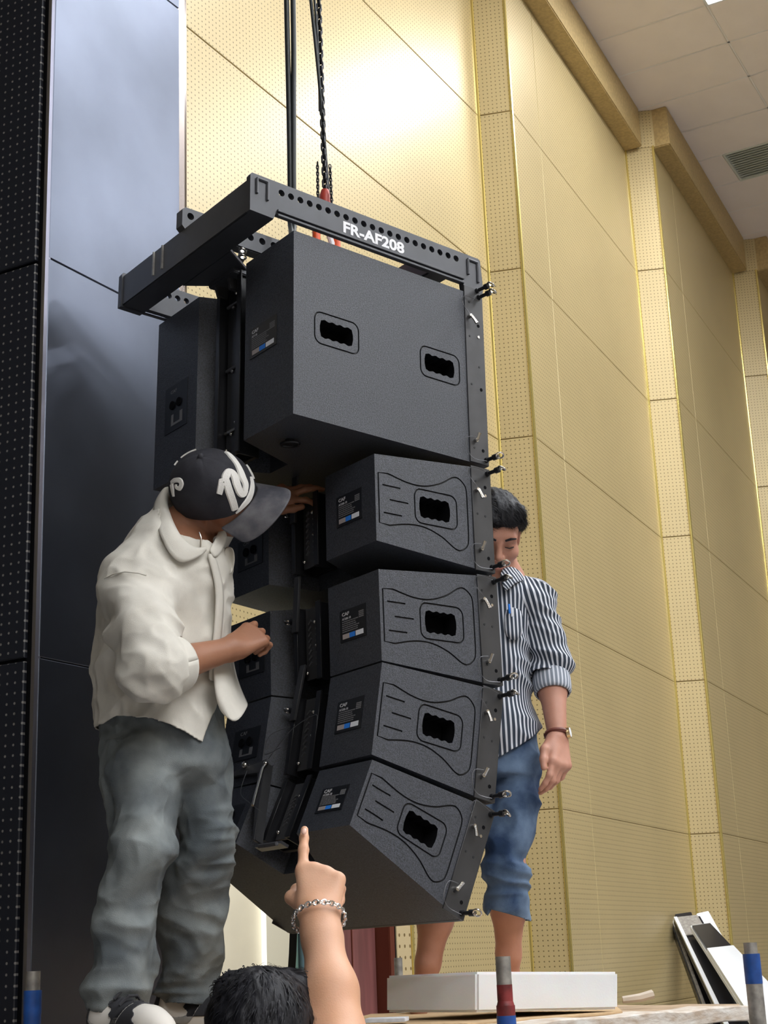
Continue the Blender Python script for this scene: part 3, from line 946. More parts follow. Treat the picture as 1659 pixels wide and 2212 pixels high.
xf = MB().box((-.345, -.115, .562), (.345, -.045, .640)).build('cross_beam', M_fr, ff, bevel=.004)
gs = MB().prism([(-.13, -.655, .55), (.13, -.655, .55), (.05, -.54, .55), (-.05, -.54, .55)], (0, 0, .012)).prism([(-.008, -.655, .562), (-.008, -.52, .562), (-.008, -.60, .65), (-.008, -.655, .65)], (.016, 0, 0)).build('gusset', M_fr, ff, bevel=.002)
MB().box((-.075, -.60, .535), (.060, -.52, .552)).box((-.06, -.60, .56), (.03, -.56, .60)).build('rear_bracket', M_fr, ff, bevel=.003)
for k in (0, 1):
    ring_pin(ff, (.030, -.56, .585 + .02 * k), (1, -.4, 0), .03)

# chain hoist above the frame: orange shackle, load chain, hand chains and slack ropes
hp = MS[0] @ Vector((0, -.228, .690))
sh = empty('shackle', hp)
tag(sh, 'orange lifting shackle pinned to the centre beam of the frame', 'shackle')
A_ = Vector((.78, .624, 0))
B_ = Vector((.625, -.78, 0))
wparent(MB().tube([hp + A_ * -.034 + Vector((0, 0, -.02)), hp + A_ * -.038 + Vector((0, 0, .03)), hp + A_ * -.038 + Vector((0, 0, .11)), hp + A_ * -.022 + Vector((0, 0, .15)), hp + Vector((0, 0, .162)), hp + A_ * .022 + Vector((0, 0, .15)), hp + A_ * .038 + Vector((0, 0, .11)), hp + A_ * .038 + Vector((0, 0, .03)), hp + A_ * .034 + Vector((0, 0, -.02))], .0125, 10).build('bow', M_orange, None, smooth=True), sh)
wparent(MB().cyl(hp - B_ * .045, hp + B_ * .045, .0095, n=12).build('bolt', M_orange, None, smooth=True), sh)
wparent(MB().tube([hp + A_ * .005 + Vector((0, 0, .125)), hp + A_ * .020 + Vector((0, 0, .085)), hp + A_ * .016 + Vector((0, 0, .06))], .009, 8).build('latch', M_stkw, None, smooth=True), sh)
wparent(MB().tube([hp + Vector((0, 0, .150)), hp + Vector((0, 0, .19)), hp + Vector((0, 0, .235)), hp + Vector((0, 0, .26))], [.009, .016, .020, .012], 10).build('hook_block', mat('hoist_red', (.50, .06, .04), .4), None, smooth=True), sh)

hook = hp + Vector((0, 0, .25))
lk = MB()
pts = []
for k in range(16):
    t = 2 * math.pi * k / 16
    pts.append(Vector((.0048 * math.cos(t), 0, .0075 * math.sin(t) + (.0042 if math.sin(t) > 0 else -.0042))))
lk.tube(pts, .0026, 6, closed=True)
LINK = lk.mesh('link'); LINK.materials.append(M_chain)
LINK.polygons.foreach_set('use_smooth', [True] * len(LINK.polygons))


def chain(name, label, a, b, n_parts, scale=1.0, group=None, rest=None):
    a = Vector(a); b = Vector(b); d = (b - a); Ln = d.length; d.normalize()
    c = empty(name, a); tag(c, label, 'chain', group)
    q = d.to_track_quat('Z', 'Y'); p = .0155 * scale; n = int(Ln / p)
    rest_v = MB()
    for k in range(n):
        rot = q.to_matrix() @ Matrix.Rotation(math.radians(90 * (k % 2) + 25), 3, 'Z')
        M = Matrix.Translation(a + d * (p * (k + .5))) @ rot.to_4x4() @ Matrix.Scale(scale, 4)
        if k < n_parts:
            o = bpy.data.objects.new('link', LINK); COL.objects.link(o); o.parent = c
            o.matrix_parent_inverse = c.matrix_basis.inverted(); o.matrix_basis = M
        else:
            rest_v.add([M @ v.co for v in LINK.vertices], [tuple(f.vertices) for f in LINK.polygons])
    if rest_v.v:
        o = rest_v.build('upper_links', M_chain, None, smooth=True); wparent(o, c); o['kind'] = 'stuff'
    return c


upn = Vector((0, 0, 1))
chain('load_chain', 'thick black load chain running up from the shackle to the ceiling', hook, hook + Vector((-.012, 0, CEIL - hook.z)), 60, 1.35)
for k, (dx, dz) in enumerate(((-.022, .115), (.020, .105))):
    a = hp + Vector((dx, -.02, .20)); t = hp + Vector((dx * .9, -.02, .24 + dz))
    c = chain('hand_chain', 'short loop of fine black hand chain hanging %s the load chain' % ('left of' if k == 0 else 'right of'), a, t, 60, .72)
for k, (xa, xb, ya) in enumerate(((671, 710, 430), (679, 691, 240))):
    a = P(xb, ya, hp.y + .02); b = P(xa, 0, hp.y - .03); e_ = a + (b - a) * 2.0
    pts = [a + (e_ - a) * (i / 12) + Vector((.004 * math.sin(i * .5), 0, 0)) for i in range(13)] + [Vector((e_.x - .12, e_.y, CEIL))]
    o = MB().tube(pts, .0055 if k == 0 else .0042, 8).build('hoist_rope', M_rope, None, smooth=True)
    tag(o, ['black hoist rope slanting down beside the load chain into its hook', 'thinner black rope slanting into the load chain near its upper part'][k], 'rope')
for k, (xt, xm, xb) in enumerate(((619, 624, 627), (633, 634, 634))):
    pts = [P(xt - 14, -700, 4.02), P(xt, 0, 4.02), P(xm, 220, 4.02), P(xb, 400, 4.02), P(xb + 1, 488, 4.015)]
    q = MS[0] @ Vector((.25 - .03 * k, -.50, SB_H + .012))
    pts = [Vector((pts[0].x, pts[0].y, CEIL))] + pts + [q, q + Vector((.15 - .05 * k, .2 - .06 * k, -.004))]
    pp = [pts[0]] + [Vector(tuple(v)) for v in spline([tuple(v) for v in pts[1:]], 6)]
    o = MB().tube(pp, .0082, 10).build('speaker_cable', M_rope, None, smooth=True)
    tag(o, ['left one of the two thick black cables hanging down behind the frame', 'right one of the two thick black cables hanging down behind the frame'][k], 'cable')
# black strap hanging under the front corner of the lowest cabinet
a = P(633, 2012, 4.56); st = MB()
w = Vector((.011, -.004, 0))
pp = [P(634, 2008, 4.55), P(632, 2060, 4.55), P(628, 2120, 4.56), P(622, 2190, 4.57), P(618, 2235, 4.58)]
vs = []; fs = []
for i, p in enumerate(pp):
    ww = w * (1.0 if i < 3 else .8)
    vs += [p - ww, p + ww, p + ww + Vector((0, .006, 0)), p - ww + Vector((0, .006, 0))]
for i in range(len(pp) - 1): fs += [(4 * i + k, 4 * i + (k + 1) % 4, 4 * i + 4 + (k + 1) % 4, 4 * i + 4 + k) for k in range(4)]
o = MB().add(vs, fs + [(3, 2, 1, 0), tuple(4 * (len(pp) - 1) + k for k in range(4))]).build('strap', M_rope)
tag(o, 'black strap hanging down from the far corner of the lowest speaker', 'strap')

# ------------------------------------------------------------------ scaffold, foam and clutter
Fd = Vector((.78, .624, 0)); Ad = Vector((-.624, .78, 0))
D0 = Vector((.20, 3.62, DECK))                       # near corner of the deck
deck = empty('scaffold_deck', D0)
tag(deck, 'plank deck of the scaffold that the two men stand on', 'scaffold')
for k in range(4):
    for h in range(1):
        a = D0 + Ad * (.30 + k * .222) - Fd * .72; b = a + Fd * (1.95 - .04 * (k % 2)); w = Ad * .215; r = Vector((0, 0, -.045 + .003 * (k % 2)))
        q = [a, b, b + w, a + w]
        wparent(MB().hexa([v + Vector((0, 0, -.045)) for v in q], [v + Vector((0, 0, -.001 * (k % 3))) for v in q]).build('plank', M_wood, None, bevel=.003, seg=1), deck)
fx = MB()
for s in (-.6, .75):
    a = D0 + Fd * s + Vector((0, 0, -.075))
    fx.cyl(a - Ad * .02, a + Ad * 1.15, .021, n=10)
wparent(fx.build('cross_tube', M_galv, None, smooth=True), deck)


def post(label, x, ytop, yc, Y, bot, cols, lean=0.0):
    """scaffold standard: bare coupling stub above a painted tube"""
    t = P(x, ytop, Y); c = P(x, yc, Y)
    e = empty('scaffold_post', Vector((t.x, t.y, FLOOR))); tag(e, label, 'scaffold post')
    q = Vector((t.x, t.y, 0))
    wparent(MB().cyl(q + upn * (c.z - .05), q + upn * t.z, .0175, n=18).build('stub', M_galv, None, smooth=True), e)
    wparent(MB().cyl(q + upn * FLOOR, q + upn * c.z, .0215, n=18).cyl(q + upn * (c.z - .004), q + upn * (c.z + .010), .0215, .0175, n=18).build('tube', cols[0], None, smooth=True), e)
    if len(cols) > 1:
        z0 = c.z + bot[0]; z1 = c.z + bot[1]
        wparent(MB().cyl(q + upn * z0, q + upn * z1, .0182 if z0 >= c.z else .0222, n=18).build('paint', cols[1], None, smooth=True), e)
    if len(cols) > 2:
        wparent(MB().cyl(q + upn * (c.z + .010), q + upn * (c.z + .045), .0180, n=18).build('rust', cols[2], None, smooth=True), e)
    return e


post('grey scaffold post with red and blue paint standing before the white foam', 1086, 2066, 2172, 3.62, (-.30, -.022), (M_redp, M_bluep, M_redp))
post('scaffold post with a bare grey top and blue paint at the far right', 1620, 2036, 2108, 4.15, (-.02, .055), (M_galv, M_bluep))
post('scaffold post with a bare grey top and blue socket at the left edge', 72, 2098, 2172, 3.85, (-.02, .035), (M_bluep, M_bluep))
post('small distant scaffold post behind the foam', 860, 2069, 2400, 6.6, (0, 0), (M_galv,))

# white foam block on cardboard
nb, rb, lb = P(1030, 2187, 4.0), P(1337, 2180, 4.22), P(833, 2187, 4.24)
nt, rt, lt = P(1030, 2099, 4.0), P(1337, 2099, 4.22), P(833, 2108, 4.24)
fb, ft = rb + lb - nb, rt + lt - nt
foam = empty('foam_block', nb); tag(foam, 'white packing foam block lying on the scaffold boards', 'foam block')
wparent(MB().hexa([nb, rb, fb, lb], [nt, rt, ft, lt]).build('slab', M_foam, None, bevel=.006), foam)
g = (nt - nb) * .45
cp = [P(700, 2212, 4.05), P(1010, 2212, 3.86), P(1345, 2190, 4.22), P(1330, 2180, 4.7), P(800, 2178, 4.75)]
o = MB().prism([(p.x, p.y, DECK + .001) for p in cp], (0, 0, .008)).build('cardboard_sheet', M_card, bevel=.001, seg=1)
tag(o, 'torn brown cardboard sheet under the white foam', 'cardboard')
c0 = P(805, 2206, 3.95); 
o = MB().hexa([c0 + Vector((-.02, 0, -.004)), c0 + Vector((.08, -.02, -.004)), c0 + Vector((.09, .06, -.004)), c0 + Vector((-.01, .08, -.004))], [c0 + Vector((-.02, 0, .006)), c0 + Vector((.08, -.02, .006)), c0 + Vector((.09, .06, .006)), c0 + Vector((-.01, .08, .006))]).build('paper_pad', M_paper, bevel=.001, seg=1)
tag(o, 'small printed paper pad lying left of the foam', 'paper')
# plaster-splashed board along the right
fl, frr = P(990, 2222, 3.66), P(1640, 2170, 4.55)
t = (frr - fl); back = Vector((-.075, .105, .0))
e = empty('plaster_board', fl); tag(e, 'plaster-splashed wooden plank at the lower right edge', 'plank')
th = Vector((0, 0, -.040))
cs = MB(); N = 14; vs = []
for i in range(N + 1):
    c = fl + t * (i / N); c.z += .003 * math.sin(i * 1.7); w = 1 + .05 * math.sin(i * 2.3)
    vs += [c + th, c + Vector((0, 0, .002 * math.cos(i * 2.9))), c + back * w, c + back * w + th]
fs = [(0, 1, 2, 3), tuple(4 * N + k for k in (3, 2, 1, 0))]
for i in range(N): fs += [(4 * i + k, 4 * i + 4 + k, 4 * i + 4 + (k + 1) % 4, 4 * i + (k + 1) % 4) for k in range(4)]
wparent(cs.add(vs, fs).build('board', M_plank, None, bevel=.003, seg=1), e)
c0 = P(1345, 2160, 4.55)
o = MB().tube([c0, c0 + Vector((.05, .0, .004)), c0 + Vector((.088, .01, .012))], [.010, .012, .013], 7).build('wood_offcut', mat('offcut', (.55, .47, .38), .8, var=.1), None, smooth=True)
tag(o, 'short pale wood offcut lying right of the foam', 'offcut')

# light fittings leaning on the gold wall, standing on the hall floor
def leaner(name, label, cat, tl, tr, bl, br, Yt, Yb, th, m, parts=()):
    a, b, c, d = P(*tl, Yt), P(*tr, Yt), P(*br, Yb), P(*bl, Yb)
    # run on down to the floor
    def ext(p, q):
        s = (FLOOR + .004 - p.z) / (q.z - p.z); return p + (q - p) * s
    d2, c2 = ext(a, d), ext(b, c); c2.z = d2.z = FLOOR + .004
    n = (b - a).cross(d2 - a).normalized()
    if n.y > 0: n = -n
    e = empty(name, d2); tag(e, label, cat)
    wparent(MB().hexa([d2, c2, c2 - n * th, d2 - n * th], [a, b, b - n * th, a - n * th]).build('tray', m, None, bevel=.004), e)
    for nm, mm, u0, u1, v0, v1, h in parts:
        def q(u, v, hh): 
            return a.lerp(b, u).lerp(d2.lerp(c2, u), v) + n * hh
        wparent(MB().hexa([q(u0, v0, -.004), q(u1, v0, -.004), q(u1, v1, -.004), q(u0, v1, -.004)], [q(u0, v0, h), q(u1, v0, h), q(u1, v1, h), q(u0, v1, h)]).build(nm, mm, None, bevel=.002, seg=1), e)
    return e


leaner('light_fitting', 'black fitting leaning on the gold wall, leftmost of the leaning pieces', 'light fitting', (1443, 1976), (1493, 1969), (1512, 2165), (1568, 2165), 11.55, 10.9, .08, M_bblk,
       (('side_rail', M_galv, .05, .18, .015, .99, .012),))
leaner('light_fitting', 'white edged black fitting leaning on the gold wall, middle of the leaning pieces', 'light fitting', (1455, 1984), (1512, 1978), (1540, 2165), (1620, 2165), 11.40, 10.7, .05, M_bblk,
       (('white_edge', M_bwht, 0, .13, 0, 1, .016), ('end_plate', M_galv, .13, .9, 0, .07, .012)))
leaner('light_fitting', 'white board with black end plate leaning in front of the other fittings', 'light fitting', (1490, 1999), (1531, 1993), (1592, 2160), (1690, 2160), 11.20, 10.4, .04, M_bwht,
       (('end_plate', M_bblk, .04, .96, .01, .10, .02), ('front_board', M_bwht, .02, 1, .10, 1, .03)))
leaner('white_board', 'plain white board leaning upright behind the black fittings', 'board', (1504, 1973), (1530, 1967), (1575, 2165), (1640, 2165), 11.70, 11.25, .02, M_bwht)

# ------------------------------------------------------------------ people: smooth implicit surfaces, meshed with surface nets
def A3(v): return np.array((v[0], v[1], v[2]), float)


class Cone:
    """round cone from a to b"""
    def __init__(s, a, b, ra, rb, k=.02, op='u'):
        s.a, s.b, s.ra, s.rb, s.k, s.op = A3(a), A3(b), ra, rb, k, op
    def d(s, p):
        ba = s.b - s.a; h = np.clip(((p - s.a) @ ba) / max(ba @ ba, 1e-12), 0, 1)
        q = p - s.a - h[:, None] * ba
        return np.sqrt((q * q).sum(1)) - (s.ra + (s.rb - s.ra) * h)


class Ell:
    """ellipsoid; R rows are its own axes"""
    def __init__(s, c, r, R=None, k=.02, op='u'):
        s.c, s.r, s.k, s.op = A3(c), np.array(r, float), k, op
        s.R = np.eye(3) if R is None else np.array(R, float)
    def d(s, p):
        q = (p - s.c) @ s.R.T
        k0 = np.sqrt(((q / s.r) ** 2).sum(1)); k1 = np.sqrt(((q / s.r ** 2) ** 2).sum(1))
        return k0 * (k0 - 1) / np.maximum(k1, 1e-9)


class Stack:
    """elliptical sections up a leaning trunk: rows of (z, cx, cy, rx, ry); ang turns the ellipse"""
    def __init__(s, rows, ang=0.0, k=.02, op='u', pw=2.0):
        r = np.array(sorted(rows), float)
        # smooth resample
        zz = np.linspace(r[0, 0], r[-1, 0], 60)
        cols = []
        for i in range(1, 5):
            y = np.interp(zz, r[:, 0], r[:, i]); kk = np.array([1, 2, 3, 2, 1.]) / 9
            yy = np.convolve(np.pad(y, 2, mode='edge'), kk, 'valid'); cols.append(yy)
        s.z, s.t = zz, cols
        s.k, s.op, s.pw = k, op, pw
        s.ca, s.sa = math.cos(ang), math.sin(ang)
    def d(s, p):
        z = np.clip(p[:, 2], s.z[0], s.z[-1])
        cx, cy, rx, ry = (np.interp(z, s.z, t) for t in s.t)
        x = p[:, 0] - cx; y = p[:, 1] - cy
        u = x * s.ca + y * s.sa; v = -x * s.sa + y * s.ca
        k0 = np.sqrt((u / rx) ** 2 + (v / ry) ** 2); k1 = np.sqrt((u / rx ** 2) ** 2 + (v / ry ** 2) ** 2)
        d = np.where(k0 > .2, k0 * (k0 - 1) / np.maximum(k1, 1e-9), -np.minimum(rx, ry) * .8)
        dz = np.maximum(p[:, 2] - s.z[-1], s.z[0] - p[:, 2])
        return np.where(dz > 0, np.sqrt(np.maximum(d, 0) ** 2 + dz ** 2), np.maximum(d, dz * 1.0))


def field(prims, p, far=None, ids=None):
    """smooth union / subtraction of the primitives at points p (n, 3)"""
    D = np.full(len(p), 1e3)
    for q in prims:
        d = q.d(p); k = q.k
        if q.op == 'u':
            h = np.clip(.5 + .5 * (D - d) / k, 0, 1)
            D = D * (1 - h) + d * h - k * h * (1 - h)
        elif q.op == 's':
            h = np.clip(.5 - .5 * (D + d) / k, 0, 1)
            D = D * (1 - h) + (-d) * h + k * h * (1 - h)
    return D


def nets(prims, lo, hi, h):
    """surface-net mesh of the field on a sparse grid; returns vertices and quads"""
    lo = np.array(lo, float); hi = np.array(hi, float); n = 8; H = h * n
    nb = np.ceil((hi - lo) / H).astype(int)
    g = np.stack(np.meshgrid(*[np.arange(k) for k in nb], indexing='ij'), -1).reshape(-1, 3)
    c = lo + (g + .5) * H
    d = field(prims, c)
    g = g[np.abs(d) < H * 1.45]
    off = np.stack(np.meshgrid(*[np.arange(n + 1)] * 3, indexing='ij'), -1).reshape(-1, 3)
    S = nb * n + 2
    keys = []; vv = []; quads = []
    key = lambda i: (i[..., 0] * S[1] + i[..., 1]) * S[2] + i[..., 2]
    for c0 in range(0, len(g), 60):
        gb = g[c0:c0 + 60]
        idx = gb[:, None, :] * n + off[None]
        cb = lo + (gb + .5) * H
        near = [q for q in prims if q.op == 's' or np.min(q.d(cb)) < H * 1.6 + q.k * 1.5]
        val = field(near, lo + idx.reshape(-1, 3) * h).reshape(len(gb), n + 1, n + 1, n + 1)
        s = val < 0
        cell = np.zeros((len(gb), n, n, n), int)
        for a in (0, 1):
            for b in (0, 1):
                for e in (0, 1): cell += s[:, a:n + a, b:n + b, e:n + e]
        act = np.argwhere((cell > 0) & (cell < 8))
        if len(act):
            acc = np.zeros((len(act), 3)); cnt = np.zeros(len(act))
            B, I, J, K = act.T
            for ax in range(3):
                for a in (0, 1):
                    for b in (0, 1):
                        o0 = [a, b]; o0.insert(ax, 0); o1 = list(o0); o1[ax] = 1
                        v0 = val[B, I + o0[0], J + o0[1], K + o0[2]]; v1 = val[B, I + o1[0], J + o1[1], K + o1[2]]
                        m = (v0 < 0) != (v1 < 0)
                        t = np.where(m, v0 / np.where(m, v0 - v1, 1), 0)
                        pp = np.tile(np.array(o0, float), (len(act), 1)); pp[:, ax] += t
                        acc += pp * m[:, None]; cnt += m
            ci = gb[B] * n + act[:, 1:]
            keys.append(key(ci)); vv.append(lo + (ci + acc / cnt[:, None]) * h)
        for ax in range(3):
            sl0 = [slice(0, n)] * 3; sl1 = [slice(0, n)] * 3; sl1[ax] = slice(1, n + 1)
            v0 = s[(slice(None), *sl0)]; v1 = s[(slice(None), *sl1)]
            e = np.argwhere(v0 != v1)
            if not len(e): continue
            ei = gb[e[:, 0]] * n + e[:, 1:]
            sign = v0[tuple(e.T)]
            u, w = [(1, 2), (2, 0), (0, 1)][ax]
            q = []
            for du, dw in ((-1, -1), (0, -1), (0, 0), (-1, 0)):
                t = ei.copy(); t[:, u] += du; t[:, w] += dw; q.append(key(t))
            q = np.stack(q, 1); q[~sign] = q[~sign][:, ::-1]
            quads.append(q)
    keys = np.concatenate(keys); vv = np.concatenate(vv); quads = np.concatenate(quads)
    uk, first = np.unique(keys, return_index=True); vv = vv[first]
    pos = np.searchsorted(uk, quads); pos = np.clip(pos, 0, len(uk) - 1)
    ok = (uk[pos] == quads).all(1)
    return vv, pos[ok]


def vnormals(v, q):
    a = v[q[:, 2]] - v[q[:, 0]]; b = v[q[:, 3]] - v[q[:, 1]]; n = np.cross(a, b)
    N = np.zeros_like(v)
    for k in range(4): np.add.at(N, q[:, k], n)
    return N / np.maximum(np.linalg.norm(N, axis=1, keepdims=True), 1e-12)


def vnoise(p, seed=0):
    """smooth value noise in -1 .. 1"""
    i = np.floor(p).astype(np.int64); f = p - i; f = f * f * (3 - 2 * f)
    def hsh(a):
        x = (a[:, 0] * 374761393 + a[:, 1] * 668265263 + a[:, 2] * 2147483647 + seed * 974711) & 0x7fffffff
        x = ((x ^ (x >> 13)) * 1274126177) & 0x7fffffff
        return ((x ^ (x >> 16)) & 0xffff) / 32767.5 - 1
    r = 0
    for a in (0, 1):
        for b in (0, 1):
            for c in (0, 1):
                w = (f[:, 0] if a else 1 - f[:, 0]) * (f[:, 1] if b else 1 - f[:, 1]) * (f[:, 2] if c else 1 - f[:, 2])
                r = r + w * hsh(i + np.array((a, b, c)))
    return r


def ridged(p, seed=0):
    return 1 - np.abs(vnoise(p, seed)) * 2


def skin_mesh(name, prims, lo, hi, h, m, parent, disp=None, cut=None, thick=0, attr=None, smooth_it=0):
    v, q = nets(prims, lo, hi, h)
    # relax the grid pattern a little
    for _ in range(smooth_it):
        s = np.zeros_like(v); c = np.zeros(len(v))
        for a, b in ((0, 1), (1, 2), (2, 3), (3, 0)):
            np.add.at(s, q[:, a], v[q[:, b]]); np.add.at(s, q[:, b], v[q[:, a]]); np.add.at(c, q[:, a], 1); np.add.at(c, q[:, b], 1)
        v = v * .5 + .5 * s / np.maximum(c, 1)[:, None]
    if disp is not None:
        N = vnormals(v, q); v = v + N * disp(v, N)[:, None]
    if cut is not None:
        c = cut(v); keep = c < 0; q = q[keep[q].any(1)]
        for _ in range(2):
            g = np.stack([(cut(v + e) - cut(v - e)) / 2e-4 for e in np.eye(3) * 1e-4], 1); c = cut(v)
            st = g * (np.clip(c, 0, h * 2.5) / np.maximum((g * g).sum(1), .3))[:, None]
            v = v - np.where((c > 0)[:, None], st, 0)
        used = np.unique(q); mp = np.full(len(v), -1); mp[used] = np.arange(len(used)); v = v[used]; q = mp[q]
    me = bpy.data.meshes.new(name)
    me.from_pydata(v.tolist(), [], q.tolist())
    o = link_mesh(name, me, m, None, smooth=True)
    if attr is not None:
        for nm, fn in attr.items():
            a = me.attributes.new(nm, 'FLOAT', 'POINT'); a.data.foreach_set('value', fn(v).astype(np.float32))
    if parent is not None: wparent(o, parent)
    if thick:
        s = o.modifiers.new('s', 'SOLIDIFY'); s.thickness = thick; s.offset = -1
    return o


# materials of skin, hair and cloth
def skin_mat(name, c, c2):
    m = mat(name, c, .50, 0, vcol=c2, vscale=9, sss=.12, bump=.12, bscale=350, spec=.4)
    return m


M_skin1 = skin_mat('tan_skin', (.30, .135, .075), (.36, .17, .10))
M_skin2 = skin_mat('ruddy_skin', (.46, .22, .15), (.56, .29, .21))
M_skin3 = skin_mat('light_skin', (.66, .36, .22), (.72, .42, .28))
M_lip = mat('lip', (.42, .16, .13), .45)
M_hair = mat('black_hair', (.010, .010, .013), .55, 0, var=.4, vscale=60, bump=.5, bscale=120, stretch=(1, 1, .2), spec=.25)
M_eyew = mat('eye_white', (.7, .66, .62), .3)
M_shirt1 = mat('ivory_cotton', (.66, .63, .56), .85, 0, var=.06, vscale=14, bump=.35, bscale=700)
M_pants = mat('faded_grey_denim', (.095, .112, .122), .9, 0, vcol=(.26, .285, .285), vscale=7, bump=.4, bscale=500, detail=7)
M_capm = mat('faded_black_cotton', (.014, .014, .020), .85, 0, vcol=(.034, .034, .043), vscale=12, bump=.3, bscale=500)
M_brim = mat('washed_grey_cotton', (.045, .045, .058), .85, 0, vcol=(.15, .145, .155), vscale=16, bump=.3, bscale=500)
M_logo = mat('white_embroidery', (.84, .82, .78), .75, bump=.4, bscale=300)
M_jean = mat('blue_denim', (.016, .042, .105), .9, 0, vcol=(.17, .25, .37), vscale=8, bump=.4, bscale=600, detail=7)
M_silver = mat('silver', (.78, .76, .74), .25, 1)
M_goldw = mat('watch_gold', (.75, .55, .30), .25, 1)
M_strap = mat('brown_leather', (.16, .045, .03), .5)
M_shoew = mat('shoe_white', (.78, .74, .68), .5)
M_shoek = mat('shoe_black', (.03, .03, .035), .6)
M_shoeg = mat('shoe_grey', (.30, .29, .27), .6)


def striped():
    m = bpy.data.materials.new('striped_shirt'); N, L, B = nodes(m)
    B.inputs['Roughness'].default_value = .85
    a = N.new('ShaderNodeAttribute'); a.attribute_name = 'stripe'
    mm = N.new('ShaderNodeMath'); mm.operation = 'MULTIPLY'; mm.inputs[1].default_value = 1 / .0125; L.new(a.outputs['Fac'], mm.inputs[0])
    fr = N.new('ShaderNodeMath'); fr.operation = 'FRACT'; L.new(mm.outputs[0], fr.inputs[0])
    rp = N.new('ShaderNodeValToRGB'); e = rp.color_ramp.elements
    e[0].position = 0; e[0].color = (.030, .042, .065, 1); e[1].position = .56; e[1].color = (.66, .68, .74, 1)
    x = e.new(.52); x.color = (.030, .042, .065, 1); x = e.new(.92); x.color = (.66, .68, .74, 1); x = e.new(.97); x.color = (.030, .042, .065, 1)
    L.new(fr.outputs[0], rp.inputs[0]); L.new(rp.outputs[0], B.inputs['Base Color'])
    return m


M_stripe = striped()


def basis(fwd, up):
    """columns: side (the body's left), forward, up"""
    f = A3(fwd); f /= np.linalg.norm(f); u = A3(up); u = u - f * (u @ f); u /= np.linalg.norm(u)
    s = np.cross(u, f)               # left-hand side of someone facing f
    return np.stack([s, f, u], 1)


def head_prims(c, B, s=1.0):
    """face with brow, sockets, lids, nose, lips, jaw and ears; B from basis(); c = centre at eye height"""
    c = A3(c); L = lambda x, y, z: c + B @ (np.array((x, y, z)) * s)
    E = lambda p, r, k=.012, op='u': Ell(L(*p), np.array(r) * s, B.T, k * s, op)
    C = lambda a, b, ra, rb, k=.012: Cone(L(*a), L(*b), ra * s, rb * s, k * s)
    pr = [E((0, -.012, .035), (.074, .092, .085), .02), E((0, .030, -.025), (.062, .062, .088), .03),
          C((-.052, .000, -.055), (-.014, .066, -.096), .020, .018, .03), C((.052, .000, -.055), (.014, .066, -.096), .020, .018, .03),
          E((0, .070, -.098), (.022, .020, .020), .02),
          C((-.042, .074, .018), (.042, .074, .018), .013, .013, .02),
          E((-.043, .058, -.030), (.026, .028, .024), .02), E((.043, .058, -.030), (.026, .028, .024), .02),
          E((-.032, .100, .000), (.019, .014, .010), .014, 's'), E((.032, .100, .000), (.019, .014, .010), .014, 's'),
          E((-.032, .076, .000), (.015, .0125, .0115), .004), E((.032, .076, .000), (.015, .0125, .0115), .004),
          C((0, .086, .008), (0, .108, -.032), .0075, .0115, .010), E((-.013, .094, -.038), (.009, .011, .008), .006), E((.013, .094, -.038), (.009, .011, .008), .006),
          E((0, .088, -.058), (.022, .010, .012), .012),
          E((0, .095, -.0635), (.021, .0085, .0048), .004), E((0, .093, -.0735), (.018, .0085, .0055), .004)]
    for sx in (-1, 1):
        pr += [E((sx * .078, -.012, -.008), (.009, .022, .033), .008), E((sx * .087, -.006, -.006), (.006, .011, .018), .006, 's')]
    return pr


def hand_prims(wr, d, n, t, curls, thumb, s=1.0, spread=.06, k=.006, bases=(.090, .094, .090, .082)):
    """wr wrist, d towards the fingers, n out of the palm, t towards the thumb; curls: 4 x (base, mid, tip) degrees"""
    wr = A3(wr); d = A3(d); d /= np.linalg.norm(d); n = A3(n); n = n - d * (n @ d); n /= np.linalg.norm(n); t0 = A3(t)
    tt = np.cross(d, n); tt = tt if tt @ t0 > 0 else -tt
    pr = []
    lens = ((.044, .026, .021), (.048, .030, .022), (.045, .028, .021), (.036, .021, .019))
    rad = (.0096, .0098, .0092, .0082)
    for i in range(4):
        x = (.030 - .0205 * i)
        base = wr + d * (bases[i] * s) + tt * (x * s)
        pr.append(Cone(wr + d * .012 * s + tt * (x * .62 * s), base - n * .001, .0165 * s, .0125 * s, .016 * s))
        fd = d * math.cos(spread * (1.2 - i)) + tt * math.sin(spread * (1.2 - i))
        a = 0; p = base
        for j in range(3):
            a += math.radians(curls[i][j])
            e = p + (fd * math.cos(a) + n * math.sin(a)) * (lens[i][j] * s)
            r0 = rad[i] * (1 - .10 * j) * s; r1 = rad[i] * (.92 - .10 * j) * s
            pr.append(Cone(p, e, r0 * 1.04, r1, k * s if j else .010 * s)); p = e
    # thumb: from the side of the palm near the wrist
    b0 = wr + d * .022 * s + tt * .022 * s + n * .006 * s
    p = b0
    for j, (L, r0, r1) in enumerate(((.044, .0165, .0125), (.032, .0115, .0105), (.026, .0108, .0085))):
        v = A3(thumb[j]); v = d * v[0] + tt * v[1] + n * v[2]; v /= np.linalg.norm(v)
        e = p + v * L * s; pr.append(Cone(p, e, r0 * s, r1 * s, .012 * s if j == 0 else .006 * s)); p = e
    return pr


